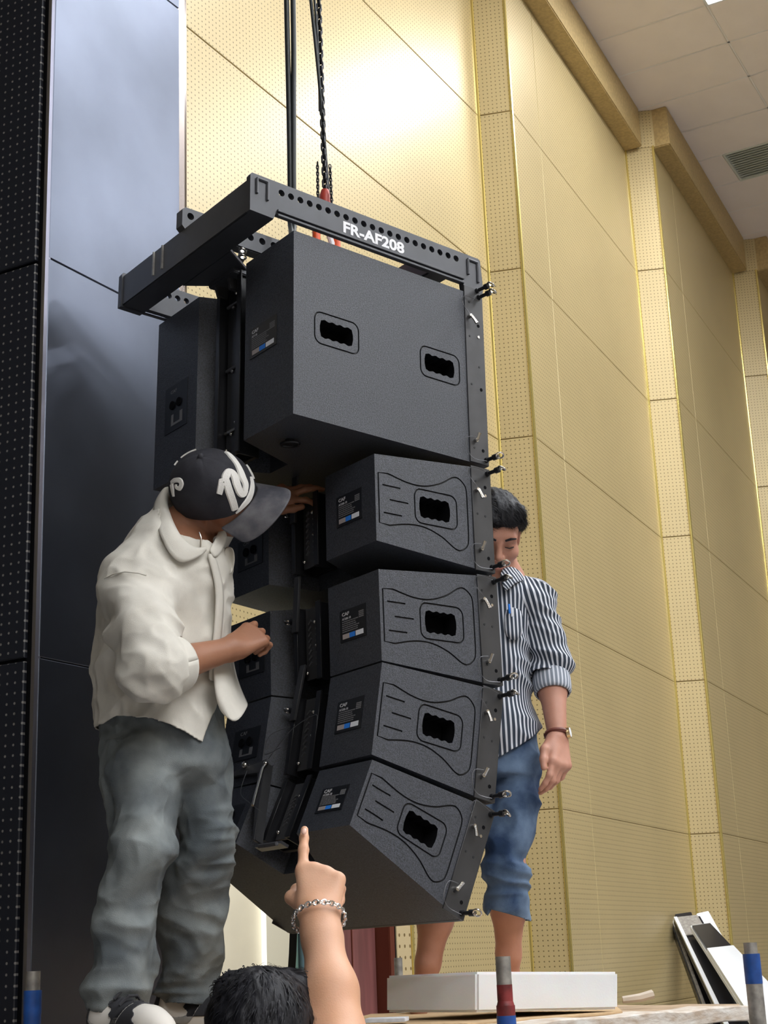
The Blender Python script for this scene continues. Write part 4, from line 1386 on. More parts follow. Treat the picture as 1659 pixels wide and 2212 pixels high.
def tufts(name, prims, lo, hi, flow, count, length, mask, parent, m, seed=1, w=.0011, lift=.35):
    """hair as thousands of fine tapered locks lying along the scalp"""
    v, q = nets(prims, lo, hi, .006)
    N = vnormals(v, q); r = np.random.default_rng(seed)
    ok = np.where(mask(v, N))[0]
    pick = r.choice(ok, count); P0 = v[pick] + r.normal(0, .003, (count, 3)); n = N[pick]
    f = flow(P0, n) + r.normal(0, .22, (count, 3)); f -= n * (f * n).sum(1, keepdims=True); f /= np.linalg.norm(f, axis=1, keepdims=True)
    s = np.cross(n, f); L = length * r.uniform(.6, 1.15, (count, 1))
    vs = []; fs = []
    steps = 4
    for i in range(steps + 1):
        t = i / steps; c = P0 - n * .002 + f * L * t + n * (L * (lift * t - (lift + .22) * t * t)) 
        ww = w * (1 - t) ** .7 + .00008
        vs.append(c - s * ww); vs.append(c + s * ww)
    V_ = np.stack(vs, 1).reshape(-1, 3); k = 2 * (steps + 1)
    base = np.arange(count)[:, None] * k
    F_ = np.concatenate([base + np.array((2 * i, 2 * i + 1, 2 * i + 3, 2 * i + 2)) for i in range(steps)], 0)
    me = bpy.data.meshes.new(name); me.from_pydata(V_.tolist(), [], F_.tolist())
    o = link_mesh(name, me, m, None, smooth=True); wparent(o, parent); o['kind'] = 'stuff'
    return o


def row(y, xl, xr, Y, ry):
    """a trunk section whose left and right outlines are seen at two pixel columns of one row, at depth Y"""
    a = P(xl, y, Y); b = P(xr, y, Y)
    return ((a.z + b.z) / 2, (a.x + b.x) / 2, Y, (b.x - a.x) / 2, ry)


# ================================================================== the man in the ivory shirt
man1 = empty('person', Vector((-.52, 3.8, DECK)))
tag(man1, 'man in ivory shirt, grey trousers and black cap leaning towards the speakers', 'person')
def camdir(x, y, z):
    """a direction given as right, up and towards the photographer"""
    v = xr * x + ur * y - fw * z
    return A3(v)


HB1 = basis(camdir(.90, -.09, .38), camdir(-.10, .73, .68))
hc1 = P(467, 1072, 3.80)
hc = A3(hc1)
hl1 = lambda x, y, z: hc + HB1 @ np.array((x, y, z))
nk = A3(P(392, 1150, 3.84)); ch = A3(P(370, 1260, 3.84))
sR, eR, wR = A3(P(298, 1262, 3.71)), A3(P(318, 1452, 3.52)), A3(P(498, 1402, 3.74))
sL, eL, wL = A3(P(428, 1190, 3.98)), A3(P(480, 1112, 4.04)), A3(P(556, 1088, 4.10))
hipA, kneeA, ankA = A3(P(312, 1640, 3.78)), A3(P(306, 1850, 3.72)), A3(P(252, 2165, 3.74))
hipB, kneeB, ankB = A3(P(420, 1640, 3.92)), A3(P(442, 1800, 3.88)), A3(P(405, 2160, 4.05))
body = head_prims(hc, HB1, 1.0)
body += [Cone(hl1(0, -.035, -.05), nk, .056, .060, .03), Cone(nk, ch, .062, .11, .04), Ell(ch, (.12, .15, .15), k=.04), Cone(ch, A3(P(340, 1560, 3.84)), .12, .11, .05),
         Cone(A3(P(340, 1560, 3.84)), hipA, .09, .085, .05), Cone(A3(P(340, 1560, 3.84)), hipB, .09, .085, .05), Cone(hipA, kneeA, .060, .042, .03), Cone(kneeA, ankA, .040, .034, .03), Cone(hipB, kneeB, .060, .042, .03), Cone(kneeB, ankB, .042, .034, .03),
         Cone(sR, eR, .046, .040, .03), Cone(eR, eR + (wR - eR) * .35, .040, .044, .02), Cone(eR + (wR - eR) * .35, wR, .044, .0285, .02), Cone(sL, eL, .046, .040, .03), Cone(eL, wL, .040, .027, .02)]
dR = (wR - eR) / np.linalg.norm(wR - eR)
body += [Cone(wR, wR + dR * .02, .0285, .026, .02)]
body += hand_prims(wR + dR * .01, dR * .9 + A3((.06, .05, .26)), (.10, .93, -.18), (-.15, 0, 1),
                   ((14, 62, 45), (26, 80, 50), (32, 86, 50), (36, 88, 50)), ((.75, .25, .60), (.95, .05, .35), (.9, -.1, .35)), 1.04, .07, .003)
body += hand_prims(wL, (.90, .10, .30), (.1, .8, -.5), (.1, .2, -1), ((15, 25, 15), (-5, 20, 15), (8, 15, 10), (35, 35, 20)), ((.8, .6, .1), (1, .2, .1), (1, 0, .1)), 1.0, .16)
skin_mesh('body', body, (-.85, 3.40, -.17), (.02, 4.35, 1.30), .0034, M_skin1, man1, smooth_it=1)

# trousers: two baggy legs from the outlines in the photograph
hips = Stack([row(1500, 228, 470, 3.86, .15), row(1570, 222, 488, 3.86, .165), row(1620, 227, 494, 3.85, .165), row(1665, 232, 488, 3.84, .150), row(1695, 262, 462, 3.84, .11), row(1720, 310, 420, 3.84, .06)], k=.06)
legA = Stack([row(1600, 226, 400, 3.78, .10), row(1680, 229, 392, 3.77, .115), row(1750, 236, 384, 3.75, .112), row(1800, 238, 386, 3.73, .11), row(1840, 237, 386, 3.71, .108), row(1880, 232, 366, 3.72, .098),
              row(1920, 222, 342, 3.73, .092), row(1960, 212, 336, 3.74, .092), row(2010, 206, 338, 3.74, .094), row(2055, 205, 341, 3.74, .094), row(2090, 204, 334, 3.74, .092), row(2112, 188, 322, 3.74, .094), row(2140, 184, 316, 3.74, .096), row(2176, 194, 302, 3.74, .088)], k=.03)
legB = Stack([row(1600, 372, 494, 3.93, .10), row(1660, 384, 500, 3.91, .11), row(1697, 382, 507, 3.90, .112), row(1740, 384, 502, 3.89, .108), row(1800, 386, 498, 3.89, .105), row(1850, 384, 496, 3.90, .10),
              row(1900, 352, 493, 3.93, .098), row(1950, 340, 490, 3.96, .098), row(2000, 340, 487, 3.99, .096), row(2050, 346, 481, 4.01, .094), row(2090, 344, 468, 4.03, .09), row(2118, 336, 460, 4.04, .09), row(2145, 342, 462, 4.05, .09), row(2170, 352, 458, 4.05, .085)], k=.03)


def pants_disp(v, N):
    w = np.stack([vnoise(v * 6, 31), vnoise(v * 6, 32), vnoise(v * 6, 33)], 1)
    p = v + .045 * w
    d = .008 * vnoise(p * np.array((9, 9, 5.0)), 1)
    d += .013 * ridged(np.stack([p[:, 0] * 8 + p[:, 2] * 6, p[:, 1] * 7, p[:, 2] * 8 - p[:, 0] * 6], 1), 2)
    d += .006 * ridged(np.stack([p[:, 0] * 16 - p[:, 2] * 12, p[:, 1] * 12, p[:, 2] * 14 + p[:, 0] * 8], 1), 9)
    low = np.clip((.06 - v[:, 2]) / .18, 0, 1)
    knee = np.exp(-((v[:, 2] - .28) / .09) ** 2) * np.clip((v[:, 0] + .50) / .05, 0, 1)
    d += (.010 * knee + .010 * low) * ridged(np.stack([p[:, 0] * 5, p[:, 1] * 5, p[:, 2] * 32], 1), 4)
    d += .003 * ridged(p * np.array((28, 28, 16)), 6) - .006
    return d


zA, zB, xS = A3(P(250, 2178, 3.74))[2], A3(P(400, 2168, 4.05))[2], A3(P(336, 2150, 3.85))[0]
skin_mesh('trousers', [hips, legA, legB], (-.95, 3.55, -.20), (-.25, 4.15, .85), .0052, M_pants, man1, disp=pants_disp,
          cut=lambda v: np.maximum(np.where(v[:, 0] < xS, zA, zB) + .006 * np.sin(v[:, 0] * 30) - v[:, 2], v[:, 2] - .74), thick=.004, smooth_it=1)

# ivory shirt: trunk, open front flap, sleeves, cuff and collar
tr = Stack([row(1085, 352, 415, 3.90, .06), row(1110, 330, 428, 3.88, .085), row(1140, 305, 446, 3.87, .125), row(1175, 276, 478, 3.86, .165), row(1220, 250, 500, 3.86, .185), row(1270, 228, 500, 3.86, .19), row(1330, 210, 498, 3.86, .18), row(1400, 206, 494, 3.86, .17),
            row(1460, 203, 492, 3.86, .17), row(1510, 205, 494, 3.86, .175), row(1560, 212, 494, 3.86, .195), row(1625, 224, 498, 3.86, .20)], k=.04)
cuffa = eR + dR * .02; cuffb = eR + dR * .088
slv = [Cone(A3(P(345, 1225, 3.82)), sR, .085, .082, .05), Cone(sR, sR + (eR - sR) * .5, .084, .080, .05), Cone(sR + (eR - sR) * .5, eR + A3((.004, 0, .012)), .080, .070, .04), Cone(eR + A3((.006, 0, .012)), eR + dR * .035, .066, .060, .03)]
dL = (wL - eL) / np.linalg.norm(wL - eL)
slL = [Cone(sL, eL, .070, .055, .05), Cone(eL, eL + dL * .03, .052, .050, .03)]
XS = [A3(P(x, y, d)) for x, y, d in ((205, 1572, 3.8), (225, 1577, 3.75), (250, 1546, 3.7), (330, 1553, 3.68), (395, 1576, 3.68), (434, 1598, 3.68), (452, 1545, 3.7), (470, 1500, 3.75), (500, 1490, 3.8))]
XS[1][2] += .012


def shirt_cut(v):
    zc = np.interp(v[:, 0], [a[0] for a in XS], [a[2] for a in XS])
    neck = .098 - np.linalg.norm((v - A3(P(422, 1132, 3.83))) * np.array((1, .55, .85)), axis=1)
    ax = v - eR; t = ax @ dR; rad = np.linalg.norm(ax - t[:, None] * dR, axis=1)
    return np.maximum.reduce([zc - v[:, 2] - np.where((rad < .085) & (t > -.10), .3, 0), neck, np.minimum.reduce([t - .040, np.minimum(.066 - rad, 9), .13 - t])])


def shirt_disp(v, N):
    along = (v - sR) @ ((eR - sR) / np.linalg.norm(eR - sR))
    dist = np.linalg.norm(v - sR - along[:, None] * ((eR - sR) / np.linalg.norm(eR - sR)), axis=1)
    sl = np.clip((.13 - dist) / .04, 0, 1) * np.clip(along / .08, 0, 1)
    p = v + .03 * np.stack([vnoise(v * 7, 11), vnoise(v * 7, 12), vnoise(v * 7, 13)], 1)
    d = .011 * ridged(np.stack([p[:, 0] * 4 + p[:, 2] * 5, p[:, 1] * 4, p[:, 2] * 8 - p[:, 0] * 5], 1), 21)
    d += .005 * vnoise(p * 12, 22) + .005 * ridged(np.stack([p[:, 0] * 12 + p[:, 2] * 10, p[:, 1] * 9, p[:, 2] * 14 - p[:, 0] * 12], 1), 26)
    d += -.005 + sl * .010 * ridged(np.stack([p[:, 0] * 10 + p[:, 2] * 6, p[:, 1] * 5, p[:, 2] * 17 + p[:, 0] * 10], 1), 23)
    d += .004 * ridged(p * np.array((24, 24, 16)), 24)
    return d * .9


shirt = skin_mesh('shirt', [tr] + slv, (-.95, 3.30, .42), (.0, 4.30, 1.25), .0050, M_shirt1, man1, disp=shirt_disp, cut=shirt_cut, thick=.003, smooth_it=1)
skin_mesh('sleeve', slL, (-.7, 3.75, .75), (.0, 4.35, 1.20), .0065, M_shirt1, man1, disp=lambda v, N: .005 * vnoise(v * 14, 3), cut=lambda v: (v - eL) @ dL - .03, thick=.003, smooth_it=1)


def ribbon(name, rows, m, parent, thick=.003, sub=2):
    """a cloth flap lofted through rows of points"""
    R = [[Vector(tuple(p)) for p in r] for r in rows]
    vs = [p for r in R for p in r]; n = len(R[0])
    fs = [(i * n + k, i * n + k + 1, (i + 1) * n + k + 1, (i + 1) * n + k) for i in range(len(R) - 1) for k in range(n - 1)]
    me = bpy.data.meshes.new(name); me.from_pydata([tuple(v) for v in vs], [], fs)
    o = link_mesh(name, me, m, None, smooth=True)
    a = o.modifiers.new('u', 'SUBSURF'); a.levels = sub; a.render_levels = sub
    s = o.modifiers.new('s', 'SOLIDIFY'); s.thickness = thick; s.offset = 0
    if parent is not None: wparent(o, parent)
    return o


def on_field(prims, x, y, lift=.016, Y0=3.2, Y1=4.6, back=None):
    """first point along a pixel's sight line that lies on a cloth surface, lifted a little off it"""
    d = A3(P(x, y, 1.0)); ys = np.arange(Y0, Y1, .004); f = field(prims, d[None] * ys[:, None]); k = np.argmax(f < 0)
    if f[k] >= 0: k = np.argmin(f)
    return Vector(tuple(d * (ys[k] - lift)))


T1 = lambda x, y, l=.016: on_field([tr], x, y, l)
# placket, loose left tail, pocket
ribbon('placket', [[T1(x, y, .022), T1(x + 8, y, .030), T1(x + 17, y + 1, .022)] for x, y in ((446, 1196), (457, 1230), (466, 1270), (466, 1310), (463, 1350), (458, 1400), (452, 1440), (450, 1470))], M_shirt1, man1, .003, 1)
ribbon('shirt_tail', [[T1(466, 1380, .004), T1(480, 1382, .006), P(494, 1384, 3.83), P(499, 1386, 3.92)],
                      [T1(460, 1430, .014), T1(476, 1432, .018), P(495, 1430, 3.82), P(503, 1428, 3.93)],
                      [P(462, 1470, 3.72), P(478, 1476, 3.72), P(503, 1470, 3.80), P(511, 1464, 3.95)],
                      [P(466, 1506, 3.71), P(486, 1520, 3.70), P(516, 1505, 3.79), P(523, 1496, 3.97)],
                      [P(474, 1530, 3.71), P(496, 1548, 3.70), P(526, 1520, 3.79), P(531, 1512, 3.97)],
                      [P(480, 1540, 3.715), P(510, 1569, 3.70), P(533, 1529, 3.79), P(535, 1522, 3.97)]], M_shirt1, man1)
ribbon('pocket', [[T1(484, 1182, .02), T1(496, 1180, .022), P(505, 1186, 3.82)], [T1(485, 1206, .02), T1(497, 1206, .022), P(507, 1212, 3.82)], [T1(485, 1232, .02), T1(495, 1242, .02), P(503, 1236, 3.82)]], M_shirt1, man1)
# collar: leaves folded down round the neck
cin = ((366, 1050), (358, 1072), (364, 1100), (376, 1130), (388, 1152), (402, 1170), (422, 1182), (446, 1186))
cout = ((338, 1078), (330, 1100), (336, 1130), (350, 1165), (362, 1190), (380, 1212), (402, 1218), (446, 1194))
cr = []
for (xa, ya), (xb, yb) in zip(cin, cout):
    b = T1(xb, yb, .028); a = P(xa, ya, max(min(T1(xa, ya, .02).y, 3.86), 3.68)); m_ = a.lerp(b, .35) + Vector((0, -.012, .006))
    cr.append([a + Vector((.0, .012, -.012)), a, m_, b])
ribbon('collar', cr, M_shirt1, man1, .004, 2)
cr = []
for (xa, ya), (xb, yb) in zip(((478, 1138), (470, 1156), (460, 1174), (452, 1190)), ((492, 1156), (486, 1176), (476, 1196), (462, 1208))):
    b = T1(xb, yb, .028); a = T1(xa, ya, .02); cr.append([a, a.lerp(b, .4) + Vector((0, -.008, .004)), b])
ribbon('collar', cr, M_shirt1, man1, .004, 2)
# seams: shoulder yoke and rolled cuff edge
o = MB().tube([on_field([tr] + slv, x, y, .020) for x, y in ((226, 1250), (245, 1240), (270, 1235), (300, 1238), (316, 1243))], .0022, 5).build('shoulder_seam', M_shirt1, None, smooth=True); wparent(o, man1)
cf = []
for i in range(21):
    t = 2 * math.pi * i / 20
    uu = np.cross(dR, (0, 0, 1)); uu /= np.linalg.norm(uu); ww = np.cross(dR, uu)
    cf.append([cuffa + dR * s + (uu * math.cos(t) + ww * math.sin(t)) * r for s, r in ((.004, .060), (.008, .074), (.045, .0735), (.084, .069), (.089, .064), (.082, .052))])
ribbon('cuff', cf, M_shirt1, man1, .004, 1)
# necklace
wparent(MB().tube([P(430, 1150, 3.70), P(434, 1162, 3.695), P(433, 1182, 3.70)], .0022, 6).build('necklace', M_silver, None, smooth=True), man1)

# cap: six-panel crown, button, curved brim, white lettering
cap_c = np.array((0, -.004, .022)); CR = np.array((.100, .117, .114))
cap_pt = lambda az, el, k=1.0: hl1(*(cap_c + CR * k * np.array((math.sin(az) * math.cos(el), math.cos(az) * math.cos(el), math.sin(el)))))
vs = []; fs = []; na, ne = 72, 18
for j in range(ne + 1):
    el = -.16 + (math.pi / 2 + .16) * j / ne
    for i in range(na):
        az = 2 * math.pi * i / na
        g = 1 - .012 * math.exp(-((((az / (math.pi / 3)) + .5) % 1 - .5) * 14) ** 2) * (math.cos(el) ** .5 if math.cos(el) > 0 else 0) + .006 * math.sin(az * 5 + el * 7)
        vs.append(cap_pt(az, el, g))
for j in range(ne):
    for i in range(na): fs.append((j * na + i, j * na + (i + 1) % na, (j + 1) * na + (i + 1) % na, (j + 1) * na + i))
cap = empty('cap_group', None) if False else None
me = bpy.data.meshes.new('cap_crown'); me.from_pydata([tuple(v) for v in vs], [], fs)
crown = link_mesh('cap', me, M_capm, None, smooth=True); wparent(crown, man1)
s_ = crown.modifiers.new('s', 'SOLIDIFY'); s_.thickness = .003


def capsub(o): 
    o.parent = crown; o.matrix_parent_inverse = Matrix.Identity(4); return o


capsub(MB().ball(cap_pt(0, math.pi / 2, 1.0), .0085, 12, 6).build('button', M_capm, None, smooth=True))
br = []
for i in range(15):
    a = -1.12 + 2.24 * i / 14
    r = []
    for k in range(6):
        t = k / 5
        base = cap_c + CR * np.array((math.sin(a) * 1.0, math.cos(a) * 1.0, 0)) * 1.005 + np.array((0, 0, -.016))
        out = np.array((math.sin(a) * .30, 1.0, 0)) * (.092 * (math.cos(a * .74) ** .6))
        q = base + out * t; q[2] += -.030 * (q[0] / .09) ** 2 - .012 * t
        r.append(hl1(*q))
    br.append(r)
capsub(ribbon('brim', br, M_brim, None, .004, 2))


def cap_stroke(m, pts, w):
    """raised stroke over the crown: points in (azimuth, elevation) with widths"""
    az_ = np.unwrap([p[0] for p in pts]); pts = [(a, p[1]) for a, p in zip(az_, pts)]
    Q = spline(pts, 6); n = len(Q); W = np.interp(np.linspace(0, 1, n), np.linspace(0, 1, len(w)), w)
    vs = []; 
    for i in range(n):
        a, e = Q[i]; d = Q[min(i + 1, n - 1)] - Q[max(i - 1, 0)]
        d = np.array((d[0] * math.cos(e), d[1])); d /= max(np.linalg.norm(d), 1e-9); s = np.array((-d[1] / math.cos(e), d[0])) * W[i] / .11
        for kk, sg in ((1.0, 1), (1.035, .75), (1.035, -.75), (1.0, -1)):
            vs.append(cap_pt(a + s[0] * sg, e + s[1] * sg, kk))
    fs = [(3, 2, 1, 0), tuple(4 * (n - 1) + k for k in range(4))]
    for i in range(n - 1): fs += [(4 * i + k, 4 * i + (k + 1) % 4, 4 * i + 4 + (k + 1) % 4, 4 * i + 4 + k) for k in range(4)]
    m.add(vs, fs)


def cap_hit(x, y):
    """azimuth and elevation where the sight line of a pixel meets the crown"""
    d = A3(P(x, y, 1.0)); o = (HB1.T @ (-hc) - cap_c) / CR; dd = (HB1.T @ d) / CR
    a, b, c = dd @ dd, 2 * o @ dd, o @ o - 1; disc = b * b - 4 * a * c
    t = (-b - math.sqrt(max(disc, 0))) / (2 * a); q = o + dd * t; q /= np.linalg.norm(q)
    return (math.atan2(q[0], q[1]), math.asin(np.clip(q[2], -1, 1)))


for pts, w in (((( 585, 605), (600, 540), (612, 470), (640, 490)), (17, 20, 20, 10)),
               (((642, 520), (648, 430), (690, 378), (735, 405), (765, 500), (800, 585), (835, 600), (856, 560)), (18, 24, 26, 28, 30, 27, 22, 18)),
               (((652, 450), (690, 580), (748, 762)), (22, 26, 24)),
               (((846, 575), (852, 500), (820, 420), (775, 315), (722, 240), (655, 178)), (20, 27, 30, 24, 26, 17)),
               (((908, 430), (922, 520), (892, 640), (830, 720), (752, 798)), (12, 22, 24, 17, 3)),
               (((868, 310), (900, 370), (934, 448)), (9, 12, 8)),
               (((330, 100), (250, 140), (165, 205)), (5, 7, 8)), (((120, 230), (85, 280)), (8, 12)),
               (((100, 490), (135, 462), (182, 464), (203, 500), (182, 545), (152, 535), (148, 505)), (14, 16, 17, 17, 15, 10, 8)), (((104, 505), (112, 560), (124, 628)), (20, 18, 8))):
    lg = MB(); cap_stroke(lg, [cap_hit(350 + x * .211, 940 + y * .211) for x, y in pts], [k * .00042 for k in w])
    capsub(lg.build('lettering', M_logo, None, smooth=True, angle=50))


# shoes
def shoe(name, toe, heel, z, parent, swoosh=True):
    """low basketball shoe: white upper, dark toe and heel panels, collar, laces, side mark and sole"""
    toe = A3(toe); heel = A3(heel); f = toe - heel; f[2] = 0; L = np.linalg.norm(f); f /= L; s = np.cross((0, 0, 1.0), f); u = np.array((0, 0, 1.0))
    o = heel.copy(); o[2] = z; q = lambda a, b, c: o + f * a + s * b + u * c
    up = [Cone(q(.045, 0, .055), q(.20, 0, .045), .044, .040, .03), Cone(q(.05, 0, .04), q(.235, .004, .030), .042, .036, .03), Cone(q(.045, 0, .06), q(.055, 0, .115), .043, .044, .03)]
    e = skin_mesh(name, up, q(.13, 0, .07) - .2, q(.13, 0, .07) + .2, .004, M_shoew, parent, cut=lambda v: np.maximum((o[2] + .012) - v[:, 2], v[:, 2] - (o[2] + .135)), thick=.004, smooth_it=1)
    def sub_(ob): return wparent(ob, parent)
    # sole
    ol = [(.005, -.036), (.08, -.040), (.17, -.047), (.24, -.040), (.277, -.012), (.277, .014), (.24, .044), (.17, .047), (.08, .038), (.005, .034), (-.004, 0)]
    ol = spline(ol, 4, closed=True)
    sub_(MB().prism([q(a, b, 0) for a, b in ol], (0, 0, .026)).build('sole', M_shoew, None, bevel=.004))
    # overlay panels, a few millimetres proud
    def patch(nm, m, fn):
        def c(v):
            r = v - o; return fn(r @ f, r @ s, r[:, 2])
        skin_mesh(nm, up, q(.13, 0, .07) - .2, q(.13, 0, .07) + .2, .004, m, parent, disp=lambda v, N: .0024 + 0 * v[:, 0], cut=c, thick=.002, smooth_it=1)
    mx = np.maximum.reduce
    patch('lace_panel', M_shoek, lambda a, b, c: mx([np.abs(a - (.135 + (.09 - c) * .55)) - .040 - .004 * np.sin(c * 300), .045 - c, c - .16]))
    patch('mudguard', M_shoeg, lambda a, b, c: mx([.190 - a, c - .034, .006 - c]))
    patch('heel_panel', M_shoek, lambda a, b, c: mx([a - .030 - np.maximum(0, .06 - c) * .5, .015 - c, c - .13]))
    def swoosh(a, b, c):
        L_ = .026 + np.where(a < .105, 5.0, 24.0) * (a - .105) ** 2
        T_ = np.interp(a, [.02, .10, .125, .15, .16], [.001, .019, .024, .016, 0])
        return mx([L_ - c, c - L_ - T_, .02 - a, a - .158, .012 - np.abs(b)])
    patch('side_mark', M_shoeg, swoosh)
    lc = MB()
    for k in range(4):
        a = .105 + k * .022; c = .108 - k * .014
        lc.tube([q(a, -.032, c - .008), q(a + .006, -.012, c + .012), q(a + .006, .012, c + .012), q(a, .032, c - .008)], .0035, 6)
    sub_(lc.build('laces', M_shoek, None, smooth=True))


shoe('shoe', P(330, 2205, 3.58), P(215, 2205, 3.73), DECK + .001, man1)
shoe('shoe', P(476, 2200, 4.00), P(345, 2200, 4.08), DECK + .001, man1)

# ================================================================== the man in the striped shirt
man2 = empty('person', Vector((.36, 4.68, DECK)))
tag(man2, 'man in striped shirt and rolled up jeans standing behind the right edge of the speakers', 'person')
HB2 = basis(camdir(.12, -.36, .92), camdir(.10, .9, .36))
h2 = A3(P(1066, 1154, 4.62)); HS2 = 1.05
D2 = 4.70
nk2, ch2, pv2 = A3(P(1086, 1260, 4.70)), A3(P(1078, 1360, 4.72)), A3(P(1085, 1600, 4.72))
sh_l, el_l, wr_l = A3(P(1148, 1300, 4.70)), A3(P(1188, 1440, 4.70)), A3(P(1204, 1592, 4.60))
sh_r, el_r, wr_r = A3(P(1005, 1300, 4.70)), A3(P(975, 1440, 4.64)), A3(P(965, 1560, 4.50))
kn_l, an_l = A3(P(1100, 1870, 4.66)), A3(P(1098, 2115, 4.80))
kn_r, an_r = A3(P(955, 1900, 4.66)), A3(P(916, 2130, 4.74))
hp_l, hp_r = A3(P(1112, 1640, 4.72)), A3(P(1030, 1640, 4.72))
b2 = head_prims(h2, HB2, HS2)
b2 += [Cone(h2 + HB2 @ np.array((0, -.03, -.06)), nk2, .055, .060, .03), Cone(nk2, ch2, .065, .085, .05), Ell(ch2, (.09, .075, .12), k=.03), Cone(ch2, pv2, .085, .08, .05), Cone(pv2, hp_l, .075, .07, .04), Cone(pv2, hp_r, .075, .07, .04),
       Cone(hp_l, kn_l, .060, .042, .03), Cone(hp_r, kn_r, .060, .042, .03)]
for k_, a_ in ((kn_l, an_l), (kn_r, an_r)):
    c_ = k_ + (a_ - k_) * .36 + A3((0, .020, 0))
    b2 += [Cone(k_, c_, .042, .051, .03), Cone(c_, k_ + (a_ - k_) * .78, .051, .036, .03), Cone(k_ + (a_ - k_) * .78, a_, .036, .033, .02), Cone(a_, a_ + A3((-.01, .035, -.02)), .032, .030, .02), Cone(a_ + A3((0, 0, -.02)), a_ + A3((-.02, -.13, -.055)), .034, .030, .02)]
for s_p, e_p, w_p in ((sh_l, el_l, wr_l), (sh_r, el_r, wr_r)):
    b2 += [Cone(s_p, e_p, .042, .038, .03), Cone(e_p, e_p + (w_p - e_p) * .35, .039, .042, .02), Cone(e_p + (w_p - e_p) * .35, w_p, .042, .0285, .02)]
d2 = wr_l - el_l; d2 /= np.linalg.norm(d2)
b2 += hand_prims(wr_l, d2 + A3((-.02, -.05, -.05)), camdir(-.55, 0, -.83), camdir(-.75, 0, .5), ((18, 28, 15), (30, 32, 18), (38, 34, 18), (44, 36, 20)), ((.80, .62, .10), (.97, .10, .10), (1, -.08, .1)), 1.06, .03)
dr2 = wr_r - el_r
b2 += hand_prims(wr_r, dr2, (1, 0, -.2), (0, -1, 0), ((20, 30, 20),) * 4, ((.7, .6, .3), (1, .1, .2), (1, 0, .2)), 1.0)
skin_mesh('body', b2, (-.05, 4.25, -.20), (.75, 5.05, 1.50), .0036, M_skin2, man2, smooth_it=1)
lh2 = lambda x, y, z: h2 + HB2 @ (np.array((x, y, z)) * HS2)
hair2 = [Ell(lh2(0, -.024, .050), np.array((.083, .093, .082)) * HS2, HB2.T, .02), Ell(lh2(0, -.055, .005), np.array((.078, .062, .075)) * HS2, HB2.T, .03),
         Cone(lh2(.050, .045, .090), lh2(-.045, .045, .080), .028, .024, .03), Cone(lh2(.078, .020, .050), lh2(.080, -.015, .022), .013, .014, .02), Cone(lh2(-.078, .020, .050), lh2(-.080, -.015, .022), .013, .014, .02), Cone(lh2(.055, .062, .076), lh2(-.02, .074, .068), .016, .012, .02)]
hb2 = (h2 - .17, h2 + .19)
skin_mesh('hair', hair2, *hb2, .004, M_hair, man2, disp=lambda v, N: .004 * ridged(((v - h2) @ HB2) * np.array((90, 22, 22)), 7), smooth_it=1)
tufts('hair_strands', hair2, *hb2, lambda p, n: np.tile(HB2 @ np.array((.65, .55, -.35)), (len(p), 1)), 4500, .036, lambda v, N: np.ones(len(v), bool), man2, M_hair, 3)
for sx in (-1, 1):
    wparent(MB().tube([lh2(sx * .014, .100, .020), lh2(sx * .030, .0985, .0255), lh2(sx * .050, .083, .0215)], [.0032, .0042, .0022], 6).build('eyebrow', M_hair, None, smooth=True), man2)

for sx in (-1, 1): wparent(MB().tube([lh2(sx * .018, .0905, -.004), lh2(sx * .032, .0905, -.0075), lh2(sx * .046, .0835, -.005)], .0016, 5).build('eyelash', M_hair, None, smooth=True), man2)
wparent(MB().tube([lh2(-.019, .098, -.069), lh2(0, .1035, -.0685), lh2(.019, .098, -.069)], [.002, .0034, .002], 6).build('lips', M_lip, None, smooth=True), man2)

tr2 = Stack([row(1228, 1046, 1112, 4.72, .055), row(1250, 1030, 1134, 4.72, .085), row(1280, 1000, 1158, 4.72, .115), row(1330, 996, 1158, 4.72, .13), row(1400, 1004, 1150, 4.72, .13), row(1470, 1010, 1145, 4.72, .128), row(1520, 1008, 1148, 4.72, .13), row(1560, 1004, 1162, 4.72, .135), row(1600, 998, 1176, 4.72, .14), row(1650, 996, 1180, 4.72, .14)], k=.03)
TX = [A3(P(x, y, 4.6)) for x, y in ((985, 1600), (1030, 1625), (1078, 1636), (1120, 1612), (1150, 1592), (1176, 1562), (1190, 1560))]
ax2 = A3(P(1078, 1400, 4.72))


def str_disp(v, N):
    p = v + .02 * np.stack([vnoise(v * 9, 41), vnoise(v * 9, 42), vnoise(v * 9, 43)], 1)
    w = np.exp(-((v[:, 2] - A3(P(1100, 1450, 4.6))[2]) / .12) ** 2)
    return .006 * vnoise(p * 12, 44) + .009 * ridged(np.stack([p[:, 0] * 7, p[:, 1] * 5, p[:, 2] * 16 + p[:, 0] * 9], 1), 45) * (.5 + w)


skin_mesh('shirt', [tr2], (.0, 4.35, .4), (.75, 5.0, 1.35), .005, M_stripe, man2, disp=str_disp, thick=.003, smooth_it=1,
          cut=lambda v: np.maximum(np.interp(v[:, 0], [a[0] for a in TX], [a[2] for a in TX]) - v[:, 2], .066 - np.linalg.norm((v - A3(P(1084, 1215, 4.68))) * np.array((1, .9, .8)), axis=1)),
          attr={'stripe': lambda v: 10 + np.arctan2(v[:, 0] - ax2[0], -(v[:, 1] - ax2[1])) * .115 + .02 * (v[:, 2] - .9) * 0})


